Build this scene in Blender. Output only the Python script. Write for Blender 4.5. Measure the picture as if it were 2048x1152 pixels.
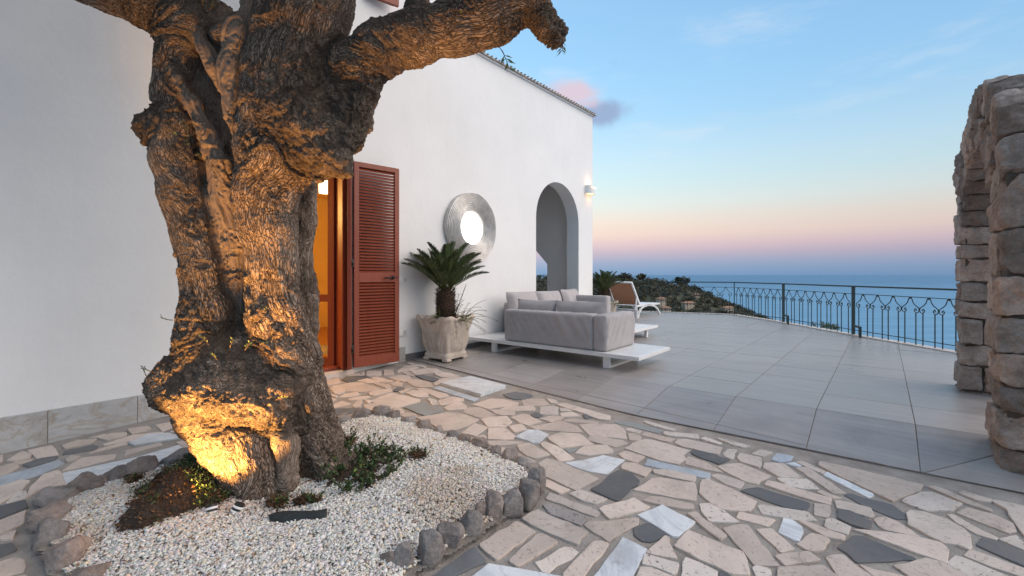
import bpy, bmesh, math, random
import numpy as np
from mathutils import Vector, Matrix

for o in list(bpy.data.objects):
    bpy.data.objects.remove(o)
scene = bpy.context.scene
COL = scene.collection
random.seed(7)
rng = np.random.default_rng(7)
R = math.radians

# ------------------------------------------------------------------ camera
CAM_H, F, CX, HZ = 1.2, 910.0, 1024.0, 549.0      # focal length in photo pixels, horizon row
cam = bpy.data.cameras.new('camera')
cam.lens = 16.0; cam.sensor_width = 36.0
cam.shift_y = -27.0 / 2048.0
cam.clip_start = 0.05; cam.clip_end = 200000
camo = bpy.data.objects.new('camera', cam); COL.objects.link(camo)
camo.location = (0, 0, CAM_H); camo.rotation_euler = (R(90), 0, 0)
scene.camera = camo

# ------------------------------------------------------------------ sky and light
world = bpy.data.worlds.new('World'); scene.world = world; world.use_nodes = True
wn, wl = world.node_tree.nodes, world.node_tree.links
wn.clear()
def s2l(c):
    return tuple(((x / 255) / 12.92 if x / 255 <= .04045 else ((x / 255 + .055) / 1.055) ** 2.4) for x in c)
def wnode(t, **k):
    n = wn.new(t)
    for a, b in k.items(): setattr(n, a, b)
    return n
def wmath(op, a, b=None):
    n = wnode('ShaderNodeMath', operation=op)
    for i, v in enumerate((a, b)):
        if v is None: continue
        if isinstance(v, (int, float)): n.inputs[i].default_value = v
        else: wl.new(v, n.inputs[i])
    return n.outputs[0]
def wvdot(sock, vec):
    n = wnode('ShaderNodeVectorMath', operation='DOT_PRODUCT')
    wl.new(sock, n.inputs[0]); n.inputs[1].default_value = vec
    return n.outputs['Value']
def wmix(fac, a, b):
    n = wnode('ShaderNodeMix', data_type='RGBA')
    for s, v in ((n.inputs[0], fac), (n.inputs[6], a), (n.inputs[7], b)):
        if isinstance(v, (int, float)): s.default_value = v
        elif isinstance(v, tuple): s.default_value = (*v, 1)
        else: wl.new(v, s)
    return n.outputs[2]
def wsmooth(x, lo, hi):
    n = wnode('ShaderNodeMapRange', interpolation_type='SMOOTHSTEP')
    wl.new(x, n.inputs[0]); n.inputs[1].default_value = lo; n.inputs[2].default_value = hi
    return n.outputs[0]
tc = wnode('ShaderNodeTexCoord'); DIR = tc.outputs['Generated']
sep = wnode('ShaderNodeSeparateXYZ'); wl.new(DIR, sep.inputs[0])
el = wmath('DIVIDE', wmath('ARCSINE', sep.outputs[2]), math.pi / 2)
ramp = wnode('ShaderNodeValToRGB'); wl.new(el, ramp.inputs[0])
stops = [(0, (118, 149, 187)), (.7, (132, 157, 190)), (1.5, (151, 164, 193)), (2.6, (184, 174, 192)), (3.6, (209, 188, 196)), (4.8, (225, 205, 198)),
         (6.4, (225, 215, 207)), (8.4, (214, 224, 224)), (10.9, (199, 224, 233)), (14, (186, 219, 240)),
         (18.6, (161, 207, 243)), (23.4, (149, 198, 240)), (29, (139, 188, 233)), (45, (126, 170, 216)), (90, (114, 154, 202))]
cr = ramp.color_ramp
while len(cr.elements) < len(stops): cr.elements.new(.5)
for e, (d, c) in zip(cr.elements, stops):
    e.position = d / 90; e.color = (*s2l(c), 1)
sky = ramp.outputs[0]
# slow change of brightness round the compass: a little darker towards the sea on the right
az = wsmooth(sep.outputs[0], -.2, 1.0)
dark = wnode('ShaderNodeMix', data_type='RGBA', blend_type='MULTIPLY'); dark.inputs[0].default_value = 1
wl.new(sky, dark.inputs[6])
wl.new(wmix(az, (1.28, 1.22, 1.13), (.84, .86, .88)), dark.inputs[7]); sky = dark.outputs[2]
# thin high cirrus streaks
mp = wnode('ShaderNodeMapping'); wl.new(DIR, mp.inputs[0]); mp.inputs['Scale'].default_value = (2.2, 2.2, 9); mp.inputs['Rotation'].default_value = (.15, .3, .2)
nz = wnode('ShaderNodeTexNoise'); wl.new(mp.outputs[0], nz.inputs[0]); nz.inputs['Scale'].default_value = 2.3; nz.inputs['Detail'].default_value = 8; nz.inputs['Roughness'].default_value = .6
cir = wmath('MULTIPLY', wsmooth(nz.outputs[0], .5, .82), wsmooth(el, .05, .16))
sky = wmix(wmath('MULTIPLY', cir, .34), sky, s2l((228, 232, 235)))
# small evening cumulus: pink on top, violet grey below
def pdir(u, v):
    return Vector(((u - CX) / F, 1, (HZ - v) / F)).normalized()
nz2 = wnode('ShaderNodeTexNoise'); wl.new(DIR, nz2.inputs[0]); nz2.inputs['Scale'].default_value = 17; nz2.inputs['Detail'].default_value = 7; nz2.inputs['Roughness'].default_value = .55
def blob(u, v, wu, wv, amp):
    d = pdir(u, v); r = Vector((d.y, -d.x, 0)).normalized(); up = r.cross(d)
    a = wmath('DIVIDE', wvdot(DIR, r), wu / F); b = wmath('DIVIDE', wvdot(DIR, up), wv / F)
    rr = wmath('ADD', wmath('MULTIPLY', a, a), wmath('MULTIPLY', b, b))
    front = wmath('GREATER_THAN', wvdot(DIR, d), 0)
    g = wmath('MULTIPLY', wmath('POWER', 2.718, wmath('MULTIPLY', rr, -1)), front)
    return wmath('MULTIPLY', g, amp)
def cloud(sky, blobs, col, lo, hi, op):
    t = None
    for b in blobs:
        g = blob(*b); t = g if t is None else wmath('MAXIMUM', t, g)
    m = wmath('ADD', t, wmath('MULTIPLY', wmath('SUBTRACT', nz2.outputs[0], .5), 1.15))
    m = wmath('MULTIPLY', wsmooth(m, lo, hi), wsmooth(t, .04, .3))
    return wmix(wmath('MULTIPLY', m, op), sky, col)
sky = cloud(sky, [(1205, 226, 62, 27, 1)], s2l((150, 166, 200)), .2, .85, .85)
sky = cloud(sky, [(1146, 187, 58, 24, 1), (1175, 205, 40, 16, .7)], s2l((226, 198, 207)), .2, .85, .8)
sky = cloud(sky, [(1235, 125, 50, 14, .62), (1105, 92, 40, 12, .5)], s2l((150, 170, 205)), .4, .9, .6)
bg = wnode('ShaderNodeBackground'); bg.inputs[1].default_value = .92
wl.new(sky, bg.inputs[0])
wo = wnode('ShaderNodeOutputWorld'); wl.new(bg.outputs[0], wo.inputs[0])

sun = bpy.data.lights.new('sun', 'SUN'); sun.energy = 2.8; sun.angle = R(70); sun.color = (1.0, .83, .68)
suno = bpy.data.objects.new('sun', sun); COL.objects.link(suno)
suno.location = (20, -5, 20)
suno.rotation_euler = Vector((.80, -.12, .62)).to_track_quat('Z', 'Y').to_euler()

scene.view_settings.view_transform = 'Standard'; scene.view_settings.look = 'None'
scene.view_settings.exposure = .22; scene.view_settings.gamma = 1
scene.render.engine = 'CYCLES'
scene.cycles.max_bounces = 6; scene.cycles.diffuse_bounces = 4; scene.cycles.use_denoising = True
scene.cycles.sample_clamp_indirect = 4

# ------------------------------------------------------------------ helpers
A = Vector((.632, .775, 0)).normalized()          # direction of the house wall and of the tile joints
B = Vector((A.y, -A.x, 0))                        # out of the house wall
def zp(y):                                        # the crazy paving rises gently away from the viewer
    return -.05 * (6.2 - y)
def at(u, v, D):                                  # a point of the place seen at photo pixel u,v, D metres ahead
    return Vector(((u - CX) / F * D, D, CAM_H - (v - HZ) / F * D))
def on_paving(u, v, off=0):
    D = (CAM_H + .31 - off) / (.05 + (v - HZ) / F)
    return at(u, v, D)
def on_floor(u, v, z=0):
    return at(u, v, (CAM_H - z) * F / (v - HZ))
def frame(o, ex, ey, ez=Vector((0, 0, 1))):
    o = Vector(o)
    return lambda x, y, z: o + ex * x + ey * y + ez * z
WORLD = frame((0, 0, 0), Vector((1, 0, 0)), Vector((0, 1, 0)))
W0 = Vector((-1.49, 6.31, 0))
HF = frame(W0, A, B)

ROOT = {}
def wloc(o):
    return ROOT.get(o.name, Vector((0, 0, 0)))
def tag(o, label, cat=None, group=None, kind=None):
    o['label'] = label
    if cat: o['category'] = cat
    if group: o['group'] = group
    if kind: o['kind'] = kind
    return o
def thing(name, label, cat, loc=(0, 0, 0), group=None, kind=None):
    o = bpy.data.objects.new(name, None); COL.objects.link(o)
    o.empty_display_size = .1
    o.location = loc; ROOT[o.name] = Vector(loc)
    return tag(o, label, cat, group, kind)
class MB:
    def __init__(s): s.v = []; s.f = []
    def add(s, vs, fs):
        n = len(s.v); s.v.extend(tuple(p) for p in vs); s.f.extend(tuple(i + n for i in f) for f in fs); return s
    def hexa(s, c):
        return s.add(c, [(0, 3, 2, 1), (4, 5, 6, 7), (0, 1, 5, 4), (1, 2, 6, 5), (2, 3, 7, 6), (3, 0, 4, 7)])
    def box(s, fr, x, y, z):
        return s.hexa([fr(x[0], y[0], z[0]), fr(x[1], y[0], z[0]), fr(x[1], y[1], z[0]), fr(x[0], y[1], z[0]),
                       fr(x[0], y[0], z[1]), fr(x[1], y[0], z[1]), fr(x[1], y[1], z[1]), fr(x[0], y[1], z[1])])
    def tube(s, pts, r, n=8, cap=True):
        pts = [Vector(p) for p in pts]
        rs = r if isinstance(r, (list, tuple)) else [r] * len(pts)
        rings = []; ref = None
        for i, p in enumerate(pts):
            d = (pts[min(i + 1, len(pts) - 1)] - pts[max(i - 1, 0)])
            if d.length < 1e-9: d = Vector((0, 0, 1))
            d.normalize()
            if ref is None or abs(ref.dot(d)) > .95:
                ref = Vector((0, 0, 1)) if abs(d.z) < .9 else Vector((1, 0, 0))
            e1 = (ref - d * ref.dot(d)).normalized(); e2 = d.cross(e1); ref = e1
            rings.append([p + (e1 * math.cos(2 * math.pi * k / n) + e2 * math.sin(2 * math.pi * k / n)) * rs[i] for k in range(n)])
        b = len(s.v)
        for ring in rings: s.v.extend(tuple(p) for p in ring)
        for i in range(len(pts) - 1):
            for k in range(n):
                s.f.append((b + i * n + k, b + i * n + (k + 1) % n, b + (i + 1) * n + (k + 1) % n, b + (i + 1) * n + k))
        if cap:
            s.f.append(tuple(b + k for k in reversed(range(n))))
            s.f.append(tuple(b + (len(pts) - 1) * n + k for k in range(n)))
        return s
    def lathe(s, fr, prof, n=24, sx=1, a0=0):
        b = len(s.v)
        for r, z in prof:
            for k in range(n):
                t = a0 + 2 * math.pi * k / n
                s.v.append(tuple(fr(r * math.cos(t) * sx, r * math.sin(t), z)))
        for i in range(len(prof) - 1):
            for k in range(n):
                s.f.append((b + i * n + k, b + i * n + (k + 1) % n, b + (i + 1) * n + (k + 1) % n, b + (i + 1) * n + k))
        return s
    def build(s, name, mat, parent=None, smooth=False, bevel=0, origin=None, seg=2):
        off = wloc(parent) if parent else Vector((0, 0, 0))
        org = Vector(origin) if origin is not None else off
        me = bpy.data.meshes.new(name)
        me.from_pydata([(p[0] - org.x, p[1] - org.y, p[2] - org.z) for p in s.v], [], s.f)
        if bevel:
            bm = bmesh.new(); bm.from_mesh(me)
            bmesh.ops.remove_doubles(bm, verts=bm.verts, dist=1e-5)
            es = [e for e in bm.edges if len(e.link_faces) == 2 and e.calc_face_angle(0) > .5]
            bmesh.ops.bevel(bm, geom=es, offset=bevel, segments=seg, profile=.5, affect='EDGES')
            bm.to_mesh(me); bm.free()
        if smooth is True:
            me.polygons.foreach_set('use_smooth', [True] * len(me.polygons))
        me.update()
        o = bpy.data.objects.new(name, me); COL.objects.link(o)
        if mat: me.materials.append(mat)
        if parent: o.parent = parent; o.location = org - off
        else: o.location = org
        ROOT[o.name] = org if not parent else off
        return o
def clone(o, parent, loc, rot=None, scale=None):
    c = o.copy(); COL.objects.link(c); c.parent = parent; c.location = loc
    if rot is not None: c.rotation_euler = rot
    if scale is not None: c.scale = scale
    return c

# numpy noise -------------------------------------------------------
def _h(i, j, k, s=0):
    n = (i * 374761393 + j * 668265263 + k * 2147483647 + s * 1274126177) & 0xffffffff
    n = ((n ^ (n >> 13)) * 1274126177) & 0xffffffff
    n = ((n ^ (n >> 16)) * 2246822519) & 0xffffffff
    return ((n ^ (n >> 15)) & 0xffffff) / float(0xffffff)
def vnoise(p, seed=0):
    p = np.asarray(p, dtype=np.float64); i = np.floor(p).astype(np.int64); f = p - i; f = f * f * f * (f * (f * 6 - 15) + 10)
    r = 0
    for dx in (0, 1):
        wx = f[:, 0] if dx else 1 - f[:, 0]
        for dy in (0, 1):
            wy = f[:, 1] if dy else 1 - f[:, 1]
            for dz in (0, 1):
                wz = f[:, 2] if dz else 1 - f[:, 2]
                r = r + wx * wy * wz * _h(i[:, 0] + dx, i[:, 1] + dy, i[:, 2] + dz, seed)
    return r * 2 - 1
def fbm(p, oct=4, seed=0, gain=.5):
    p = np.asarray(p, dtype=np.float64); a, t, n = 1., 0., 0.
    for o in range(oct):
        t = t + a * vnoise(p * 2 ** o + 17.3 * o, seed + o); n += a; a *= gain
    return t / n
def voro(p, seed=0):
    p = np.asarray(p, dtype=np.float64); i = np.floor(p).astype(np.int64)
    d1 = np.full(len(p), 9.); d2 = d1.copy(); idv = np.zeros(len(p))
    for dx in (-1, 0, 1):
        for dy in (-1, 0, 1):
            for dz in (-1, 0, 1):
                c = i + (dx, dy, dz)
                q = c + np.stack([_h(c[:, 0], c[:, 1], c[:, 2], seed + s) for s in (1, 2, 3)], 1)
                d = np.sqrt(((q - p) ** 2).sum(1)); hid = _h(c[:, 0], c[:, 1], c[:, 2], seed + 9)
                m = d < d1
                d2 = np.where(m, d1, np.minimum(d2, d)); idv = np.where(m, hid, idv); d1 = np.where(m, d, d1)
    return d1, d2, idv
def np_mesh(name, V, Fq, mat, parent=None, smooth=False, color=None, attrs=None):
    V = np.asarray(V, dtype=np.float32); Fq = np.asarray(Fq, dtype=np.int32); k = Fq.shape[1]
    off = np.array(wloc(parent)) if parent else np.zeros(3)
    me = bpy.data.meshes.new(name)
    me.vertices.add(len(V)); me.vertices.foreach_set('co', (V - off).astype(np.float32).ravel())
    me.loops.add(Fq.size); me.loops.foreach_set('vertex_index', Fq.ravel())
    me.polygons.add(len(Fq)); me.polygons.foreach_set('loop_start', np.arange(0, Fq.size, k, dtype=np.int32))
    me.polygons.foreach_set('loop_total', np.full(len(Fq), k, dtype=np.int32))
    if smooth: me.polygons.foreach_set('use_smooth', np.ones(len(Fq), dtype=bool))
    me.update(calc_edges=True); me.validate()
    if color is not None:
        a = me.attributes.new('tint', 'FLOAT_COLOR', 'POINT')
        a.data.foreach_set('color', np.concatenate([color, np.ones((len(V), 1))], 1).astype(np.float32).ravel())
    for nm, arr in (attrs or {}).items():
        if arr.ndim == 2:
            a = me.attributes.new(nm, 'FLOAT_VECTOR', 'POINT'); a.data.foreach_set('vector', arr.astype(np.float32).ravel())
        else:
            a = me.attributes.new(nm, 'FLOAT', 'POINT'); a.data.foreach_set('value', arr.astype(np.float32))
    o = bpy.data.objects.new(name, me); COL.objects.link(o); me.materials.append(mat)
    o.location = off if not parent else (0, 0, 0)
    if parent: o.parent = parent
    return o

# ------------------------------------------------------------------ materials
def lin(c): return s2l(c) if max(c) > 1.5 else tuple(c)
class NT:
    def __init__(s, name):
        s.m = bpy.data.materials.new(name); s.m.use_nodes = True
        s.n, s.l = s.m.node_tree.nodes, s.m.node_tree.links
        s.b = s.n['Principled BSDF']
    def node(s, t, ins=None, **k):
        x = s.n.new(t)
        for a, b in k.items(): setattr(x, a, b)
        for a, b in (ins or {}).items(): s.put(x.inputs[a], b)
        return x
    def put(s, sock, v):
        if hasattr(v, 'is_linked') or isinstance(v, bpy.types.NodeSocket): s.l.new(v, sock)
        elif isinstance(v, (tuple, list)) and len(v) == 3 and sock.type == 'RGBA': sock.default_value = (*v, 1)
        else: sock.default_value = v
    def coord(s, kind='pos', scale=(1, 1, 1), rot=(0, 0, 0)):
        if kind == 'pos': c = s.node('ShaderNodeNewGeometry').outputs['Position']
        elif kind == 'obj': c = s.node('ShaderNodeTexCoord').outputs['Object']
        else: c = s.node('ShaderNodeAttribute', attribute_name=kind).outputs['Vector']
        return s.node('ShaderNodeMapping', {'Vector': c, 'Scale': scale, 'Rotation': rot}).outputs[0]
    def noise(s, co, scale, detail=5, rough=.55, dist=0):
        return s.node('ShaderNodeTexNoise', {'Vector': co, 'Scale': scale, 'Detail': detail, 'Roughness': rough, 'Distortion': dist}).outputs[0]
    def ramp(s, fac, stops):
        x = s.node('ShaderNodeValToRGB', {'Fac': fac}); c = x.color_ramp
        while len(c.elements) < len(stops): c.elements.new(.5)
        for e, (p, col) in zip(c.elements, stops): e.position = p; e.color = (*lin(col), 1)
        return x.outputs[0]
    def rng(s, x, a, b, c=0, d=1): return s.node('ShaderNodeMapRange', {0: x, 1: a, 2: b, 3: c, 4: d}).outputs[0]
    def math(s, op, a, b=0): return s.node('ShaderNodeMath', {0: a, 1: b}, operation=op).outputs[0]
    def mix(s, f, a, b, blend='MIX'):
        return s.node('ShaderNodeMix', {0: f, 6: a, 7: b}, data_type='RGBA', blend_type=blend).outputs[2]
    def mul(s, col, f):
        return s.node('ShaderNodeVectorMath', {0: col, 3: f} , operation='SCALE').outputs[0]
    def bump(s, h, dist, strength=1.0, prev=None):
        ins = {'Height': h, 'Distance': dist, 'Strength': strength}
        if prev is not None: ins['Normal'] = prev
        return s.node('ShaderNodeBump', ins).outputs[0]
    def rand(s): return s.node('ShaderNodeObjectInfo').outputs['Random']
    def done(s, col=None, rough=None, normal=None, **k):
        if col is not None: s.put(s.b.inputs['Base Color'], col)
        if rough is not None: s.put(s.b.inputs['Roughness'], rough)
        if normal is not None: s.put(s.b.inputs['Normal'], normal)
        for a, v in k.items(): s.put(s.b.inputs[a.replace('_', ' ')], v)
        return s.m
def simple(name, c1, c2=None, scale=6, rough=.6, bump=0, bscale=60, stretch=(1, 1, 1), rnd=0, kind='pos', metal=0, spec=.5, detail=6):
    t = NT(name); c2 = c2 or c1
    co = t.coord(kind, stretch)
    col = t.ramp(t.noise(co, scale, detail), [(.3, c1), (.7, c2)])
    if rnd: col = t.mul(col, t.rng(t.rand(), 0, 1, 1 - rnd, 1 + rnd))
    nr = t.bump(t.noise(co, bscale, 6, .6), bump) if bump else None
    return t.done(col, rough, nr, Metallic=metal, Specular_IOR_Level=spec)

def m_plaster():
    t = NT('white plaster'); co = t.coord()
    n1 = t.noise(co, .9, 6, .6); n2 = t.noise(co, 14, 5, .6)
    col = t.mix(t.rng(n1, .3, .75), (.74, .735, .73), (.82, .815, .81))
    st = t.noise(t.coord('pos', (3, 3, .25)), 1.5, 6, .65)
    col = t.mix(t.rng(st, .55, .8, 0, .12), col, (.55, .54, .53))
    hc = t.noise(co, 1.7, 10, .72, .8); hc = t.rng(t.math('ABSOLUTE', t.math('SUBTRACT', hc, .5)), 0, .004, .10, 0)
    col = t.mix(hc, col, (.4, .39, .38))
    nr = t.bump(t.noise(co, 3.2, 4, .5), .012, .35); nr = t.bump(n2, .004, .5, 1.0) if False else t.bump(n2, .004, .5, nr); nr = t.bump(t.noise(co, 90, 4, .6), .0010, .6, nr)
    return t.done(col, .85, nr, Specular_IOR_Level=.2)
def m_stone(name, c1, c2, pit=0, vein=None, rough=.6, rnd=.13, hue=.0):
    t = NT(name); r = t.rand()
    base = t.node('ShaderNodeNewGeometry').outputs['Position']
    sh = t.node('ShaderNodeCombineXYZ', {0: t.math('MULTIPLY', r, 37.), 1: t.math('MULTIPLY', r, 71.), 2: 0.}).outputs[0]
    co = t.node('ShaderNodeVectorMath', {0: base, 1: sh}, operation='ADD').outputs[0]
    rot = t.node('ShaderNodeVectorRotate', {'Vector': co, 'Angle': t.math('MULTIPLY', r, 25.)}, rotation_type='Z_AXIS').outputs[0]
    co2 = t.node('ShaderNodeMapping', {'Vector': rot, 'Scale': (1, .28, 1)}).outputs[0]
    n = t.noise(co2, 9, 8, .62, .4)
    col = t.ramp(n, [(.25, c1), (.75, c2)])
    fine = t.noise(co, 110, 5, .7)
    col = t.mix(t.rng(fine, .35, .7, 0, .32), col, tuple(x * .72 for x in lin(c1)))
    if vein:
        w = t.noise(co2, 4.5, 9, .6, 1.6)
        w = t.rng(t.math('ABSOLUTE', t.math('SUBTRACT', w, .5)), 0, .05, 1, 0)
        col = t.mix(t.math('MULTIPLY', w, vein[1]), col, lin(vein[0]))
    col = t.mul(col, t.rng(r, 0, 1, 1 - rnd, 1 + rnd))
    r2 = t.math('FRACT', t.math('MULTIPLY', r, 91.7))
    col = t.mix(t.rng(r2, .0, 1., 0, hue), col, t.mix(1.0, col, (1.1, .9, .82), 'MULTIPLY'))
    # dirt and wear with shapes of its own
    d = t.noise(base, 2.2, 7, .65)
    col = t.mix(t.rng(d, .48, .70, 0, .42), col, (.24, .205, .175))
    d2 = t.noise(base, 9, 8, .7)
    col = t.mix(t.rng(d2, .58, .72, 0, .45), col, (.16, .135, .115))
    h = t.noise(co, 35, 6, .65)
    nr = t.bump(h, .0035, .7)
    if pit:
        pv = t.noise(t.node('ShaderNodeMapping', {'Vector': rot, 'Scale': (1, .4, 1)}).outputs[0], 70, 3, .6)
        pm = t.rng(pv, .62, .68)
        col = t.mix(t.math('MULTIPLY', pm, .75 * pit), col, (.13, .1, .085))
        nr = t.bump(t.math('SUBTRACT', 1, pm), .004, 1, nr)
    return t.done(col, t.rng(n, .2, .8, rough - .12, rough + .12), nr, Specular_IOR_Level=.35)
def m_tile():
    t = NT('grey porcelain tile'); r = t.rand()
    ang = math.atan2(A.y, A.x)
    base = t.node('ShaderNodeNewGeometry').outputs['Position']
    sh = t.node('ShaderNodeCombineXYZ', {0: t.math('MULTIPLY', r, 37.), 1: t.math('MULTIPLY', r, 71.), 2: 0.}).outputs[0]
    co = t.node('ShaderNodeVectorMath', {0: base, 1: sh}, operation='ADD').outputs[0]
    rot = t.node('ShaderNodeMapping', {'Vector': co, 'Rotation': (0, 0, -ang)}).outputs[0]
    st = t.noise(t.node('ShaderNodeMapping', {'Vector': rot, 'Scale': (6, .35, 1)}).outputs[0], 3, 8, .65)
    bl = t.noise(co, 3.5, 6, .6)
    fine = t.noise(co, 140, 5, .7)
    v = t.math('ADD', t.math('MULTIPLY', st, .5), t.math('ADD', t.math('MULTIPLY', bl, .3), t.math('MULTIPLY', fine, .35)))
    col = t.ramp(v, [(.36, (.21, .188, .175)), (.75, (.385, .35, .33))])
    col = t.mul(col, t.rng(r, 0, 1, .9, 1.1))
    big = t.noise(base, .8, 5, .6)
    col = t.mix(t.rng(big, .45, .75, 0, .3), col, (.115, .1, .094))
    rg = t.math('ADD', t.rng(bl, .3, .7, .28, .44), t.rng(r, 0, 1, -.04, .06))
    nr = t.bump(fine, .0012, .6); nr = t.bump(bl, .004, .35, nr)
    return t.done(col, rg, nr, Specular_IOR_Level=.6)
def m_bark():
    t = NT('olive bark'); co = t.coord('q'); pos = t.coord()
    crack = t.node('ShaderNodeAttribute', attribute_name='crack').outputs['Fac']
    dead = t.node('ShaderNodeAttribute', attribute_name='dead').outputs['Fac']
    wob = t.node('ShaderNodeVectorMath', {0: co, 1: t.node('ShaderNodeVectorMath', {0: t.node('ShaderNodeTexNoise', {'Vector': co, 'Scale': 9, 'Detail': 4}).outputs['Color'], 3: .07}, operation='SCALE').outputs[0]}, operation='ADD').outputs[0]
    ve = t.node('ShaderNodeTexVoronoi', {'Vector': wob, 'Scale': 80}, feature='DISTANCE_TO_EDGE').outputs['Distance']
    fis = t.rng(ve, 0, .16)
    n1 = t.noise(co, 26, 8, .68); n2 = t.noise(pos, 2.2, 6, .6); n3 = t.noise(co, 120, 5, .7)
    col = t.ramp(n1, [(.22, (.16, .108, .078)), (.5, (.33, .245, .188)), (.8, (.54, .445, .365))])
    col = t.mix(t.rng(n2, .45, .7, 0, .35), col, (.24, .205, .18))
    smooth = t.ramp(t.noise(t.coord('q', (1.6, 1.6, .35)), 34, 8, .6), [(.25, (.15, .105, .08)), (.75, (.32, .255, .205))])
    col = t.mix(dead, col, smooth)
    col = t.mix(t.math('MULTIPLY', t.math('SUBTRACT', 1, fis), t.rng(dead, 0, 1, .6, .1)), col, (.05, .036, .028))
    col = t.mix(t.math('MULTIPLY', crack, t.rng(dead, 0, 1, .85, .5)), col, (.045, .029, .02))
    lich = t.rng(t.noise(pos, 9, 7, .7), .62, .75, 0, .35)
    col = t.mix(lich, col, (.26, .25, .22))
    hb = t.math('ADD', t.math('MULTIPLY', fis, t.rng(dead, 0, 1, 1, .12)), t.math('MULTIPLY', n1, .9))
    nr = t.bump(hb, .010, 1.0); nr = t.bump(n3, .003, .8, nr)
    return t.done(col, .9, nr, Specular_IOR_Level=.2)
def m_leaf(name, c1, c2, tr=.15):
    t = NT(name); a = t.node('ShaderNodeAttribute', attribute_name='tint').outputs['Color']
    col = t.mix(t.rng(t.noise(t.coord(), 25, 3), .3, .7), lin(c1), lin(c2))
    col = t.mix(1.0, col, a, 'MULTIPLY')
    return t.done(col, .5, None, Specular_IOR_Level=.35)
def m_rock(name, c1, c2, c3, rnd=.15):
    t = NT(name); co = t.coord(); r = t.rand()
    n = t.noise(co, 7, 9, .65); f = t.noise(co, 60, 6, .7)
    col = t.ramp(n, [(.25, c1), (.52, c2), (.8, c3)])
    col = t.mix(t.rng(f, .35, .7, 0, .4), col, tuple(x * .55 for x in c1))
    col = t.mul(col, t.rng(r, 0, 1, 1 - rnd, 1 + rnd))
    r2 = t.math('FRACT', t.math('MULTIPLY', r, 57.3))
    col = t.mix(t.rng(r2, .3, 1, 0, .55), col, t.mix(1.0, col, (1.18, .95, .82), 'MULTIPLY'))
    sp = t.rng(t.noise(co, 24, 4, .6), .66, .72, 0, .5)
    col = t.mix(sp, col, (.42, .38, .34))
    nr = t.bump(n, .03, .6); nr = t.bump(t.noise(co, 28, 8, .7), .012, .9, nr); nr = t.bump(f, .003, .8, nr)
    return t.done(col, .85, nr, Specular_IOR_Level=.25)
def m_tint(name, rough=.7, mulc=(1, 1, 1), bumpd=0, bs=200):
    t = NT(name); a = t.node('ShaderNodeAttribute', attribute_name='tint').outputs['Color']
    co = t.coord(); f = t.noise(co, 150, 3, .6)
    col = t.mix(1.0, a, t.ramp(f, [(.2, tuple(x * .75 for x in mulc)), (.8, mulc)]), 'MULTIPLY')
    return t.done(col, rough, t.bump(t.noise(co, bs, 3), bumpd) if bumpd else None, Specular_IOR_Level=.3)
def m_emit(name, col, st):
    t = NT(name); return t.done((.8, .8, .8), .5, None, Emission_Color=(*col, 1), Emission_Strength=st)
def m_fabric():
    t = NT('grey outdoor fabric'); co = t.coord('obj')
    w = t.noise(co, 420, 2, .5); n = t.noise(co, 5, 5)
    col = t.mix(t.rng(n, .3, .7), (.38, .352, .352), (.45, .422, .422))
    col = t.mix(t.rng(w, .3, .7, 0, .3), col, (.30, .275, .275))
    return t.done(col, .95, t.bump(w, .001, .5), Specular_IOR_Level=.15, Sheen_Weight=.15)
def m_water():
    t = NT('sea water'); co = t.coord('pos', (1, 1, 1))
    n = t.noise(t.coord('pos', (.012, .035, 1)), 1, 7, .6)
    n2 = t.noise(t.coord('pos', (.0012, .005, 1), (0, 0, .3)), 1, 6, .55)
    col = t.mix(t.rng(n2, .35, .7), (.04, .135, .25), (.065, .19, .325))
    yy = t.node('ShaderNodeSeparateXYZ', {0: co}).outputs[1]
    col = t.mix(t.rng(yy, 700, 9000, .75, 0), col, (.14, .32, .46))       # paler towards the viewer: brightening of the nearer water painted into the colour
    st = t.noise(t.coord('pos', (.0022, .011, 1), (0, 0, -.12)), 1, 8, .62)
    col = t.mix(t.rng(st, .46, .68, 0, .4), col, (.22, .40, .53))
    col = t.mix(t.rng(n, .5, .75, 0, .35), col, (.05, .15, .27))
    nr = t.bump(n, 7.0, .55)
    return t.done(col, .5, nr, Specular_IOR_Level=.12)

PLASTER = m_plaster()
MARBLE_PLINTH = m_stone('grey veined marble', (.40, .40, .40), (.56, .56, .56), 0, ((.33, .25, .16), .55), .45, .06)
TRAV = m_stone('beige travertine', (.51, .43, .375), (.65, .565, .50), .12, None, .62, .15, .25)
TRAVP = m_stone('pale pitted travertine', (.54, .46, .41), (.70, .63, .57), 1, None, .65, .1)
BASALT = m_stone('dark grey basalt', (.105, .108, .115), (.165, .168, .175), 0, None, .7, .2)
WHITEM = m_stone('white marble', (.62, .64, .66), (.76, .775, .79), 0, ((.42, .45, .5), .55), .45, .06)
BLUEM = m_stone('blue grey marble', (.37, .41, .46), (.51, .55, .60), 0, ((.30, .34, .40), .5), .5, .08)
SLATE = m_stone('green grey slate', (.24, .25, .245), (.33, .34, .33), 0, None, .65, .1)
GRANITE = m_stone('speckled granite', (.25, .22, .215), (.42, .38, .37), 1, None, .7, .1)
MORTAR = simple('sandy mortar', (.25, .22, .195), (.38, .34, .305), 7, .95, .012, 60)
GROUT = simple('brown tile grout', (.15, .118, .10), (.22, .18, .155), 9, .95, .003, 80)
TILE = m_tile()
SKIRT = simple('grey skirting tile', (.13, .125, .125), (.19, .185, .185), 6, .5, .001, 80)
BARK = m_bark()
ROCK = m_rock('brown grey rock', (.16, .14, .13), (.30, .268, .252), (.46, .42, .40))
ARCHSTONE = m_rock('rough cut arch stone', (.17, .132, .113), (.34, .28, .245), (.54, .47, .43), .42)
ARCHMORTAR = simple('dark arch mortar', (.055, .045, .038), (.11, .092, .078), 8, .95, .02, 40)
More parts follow.
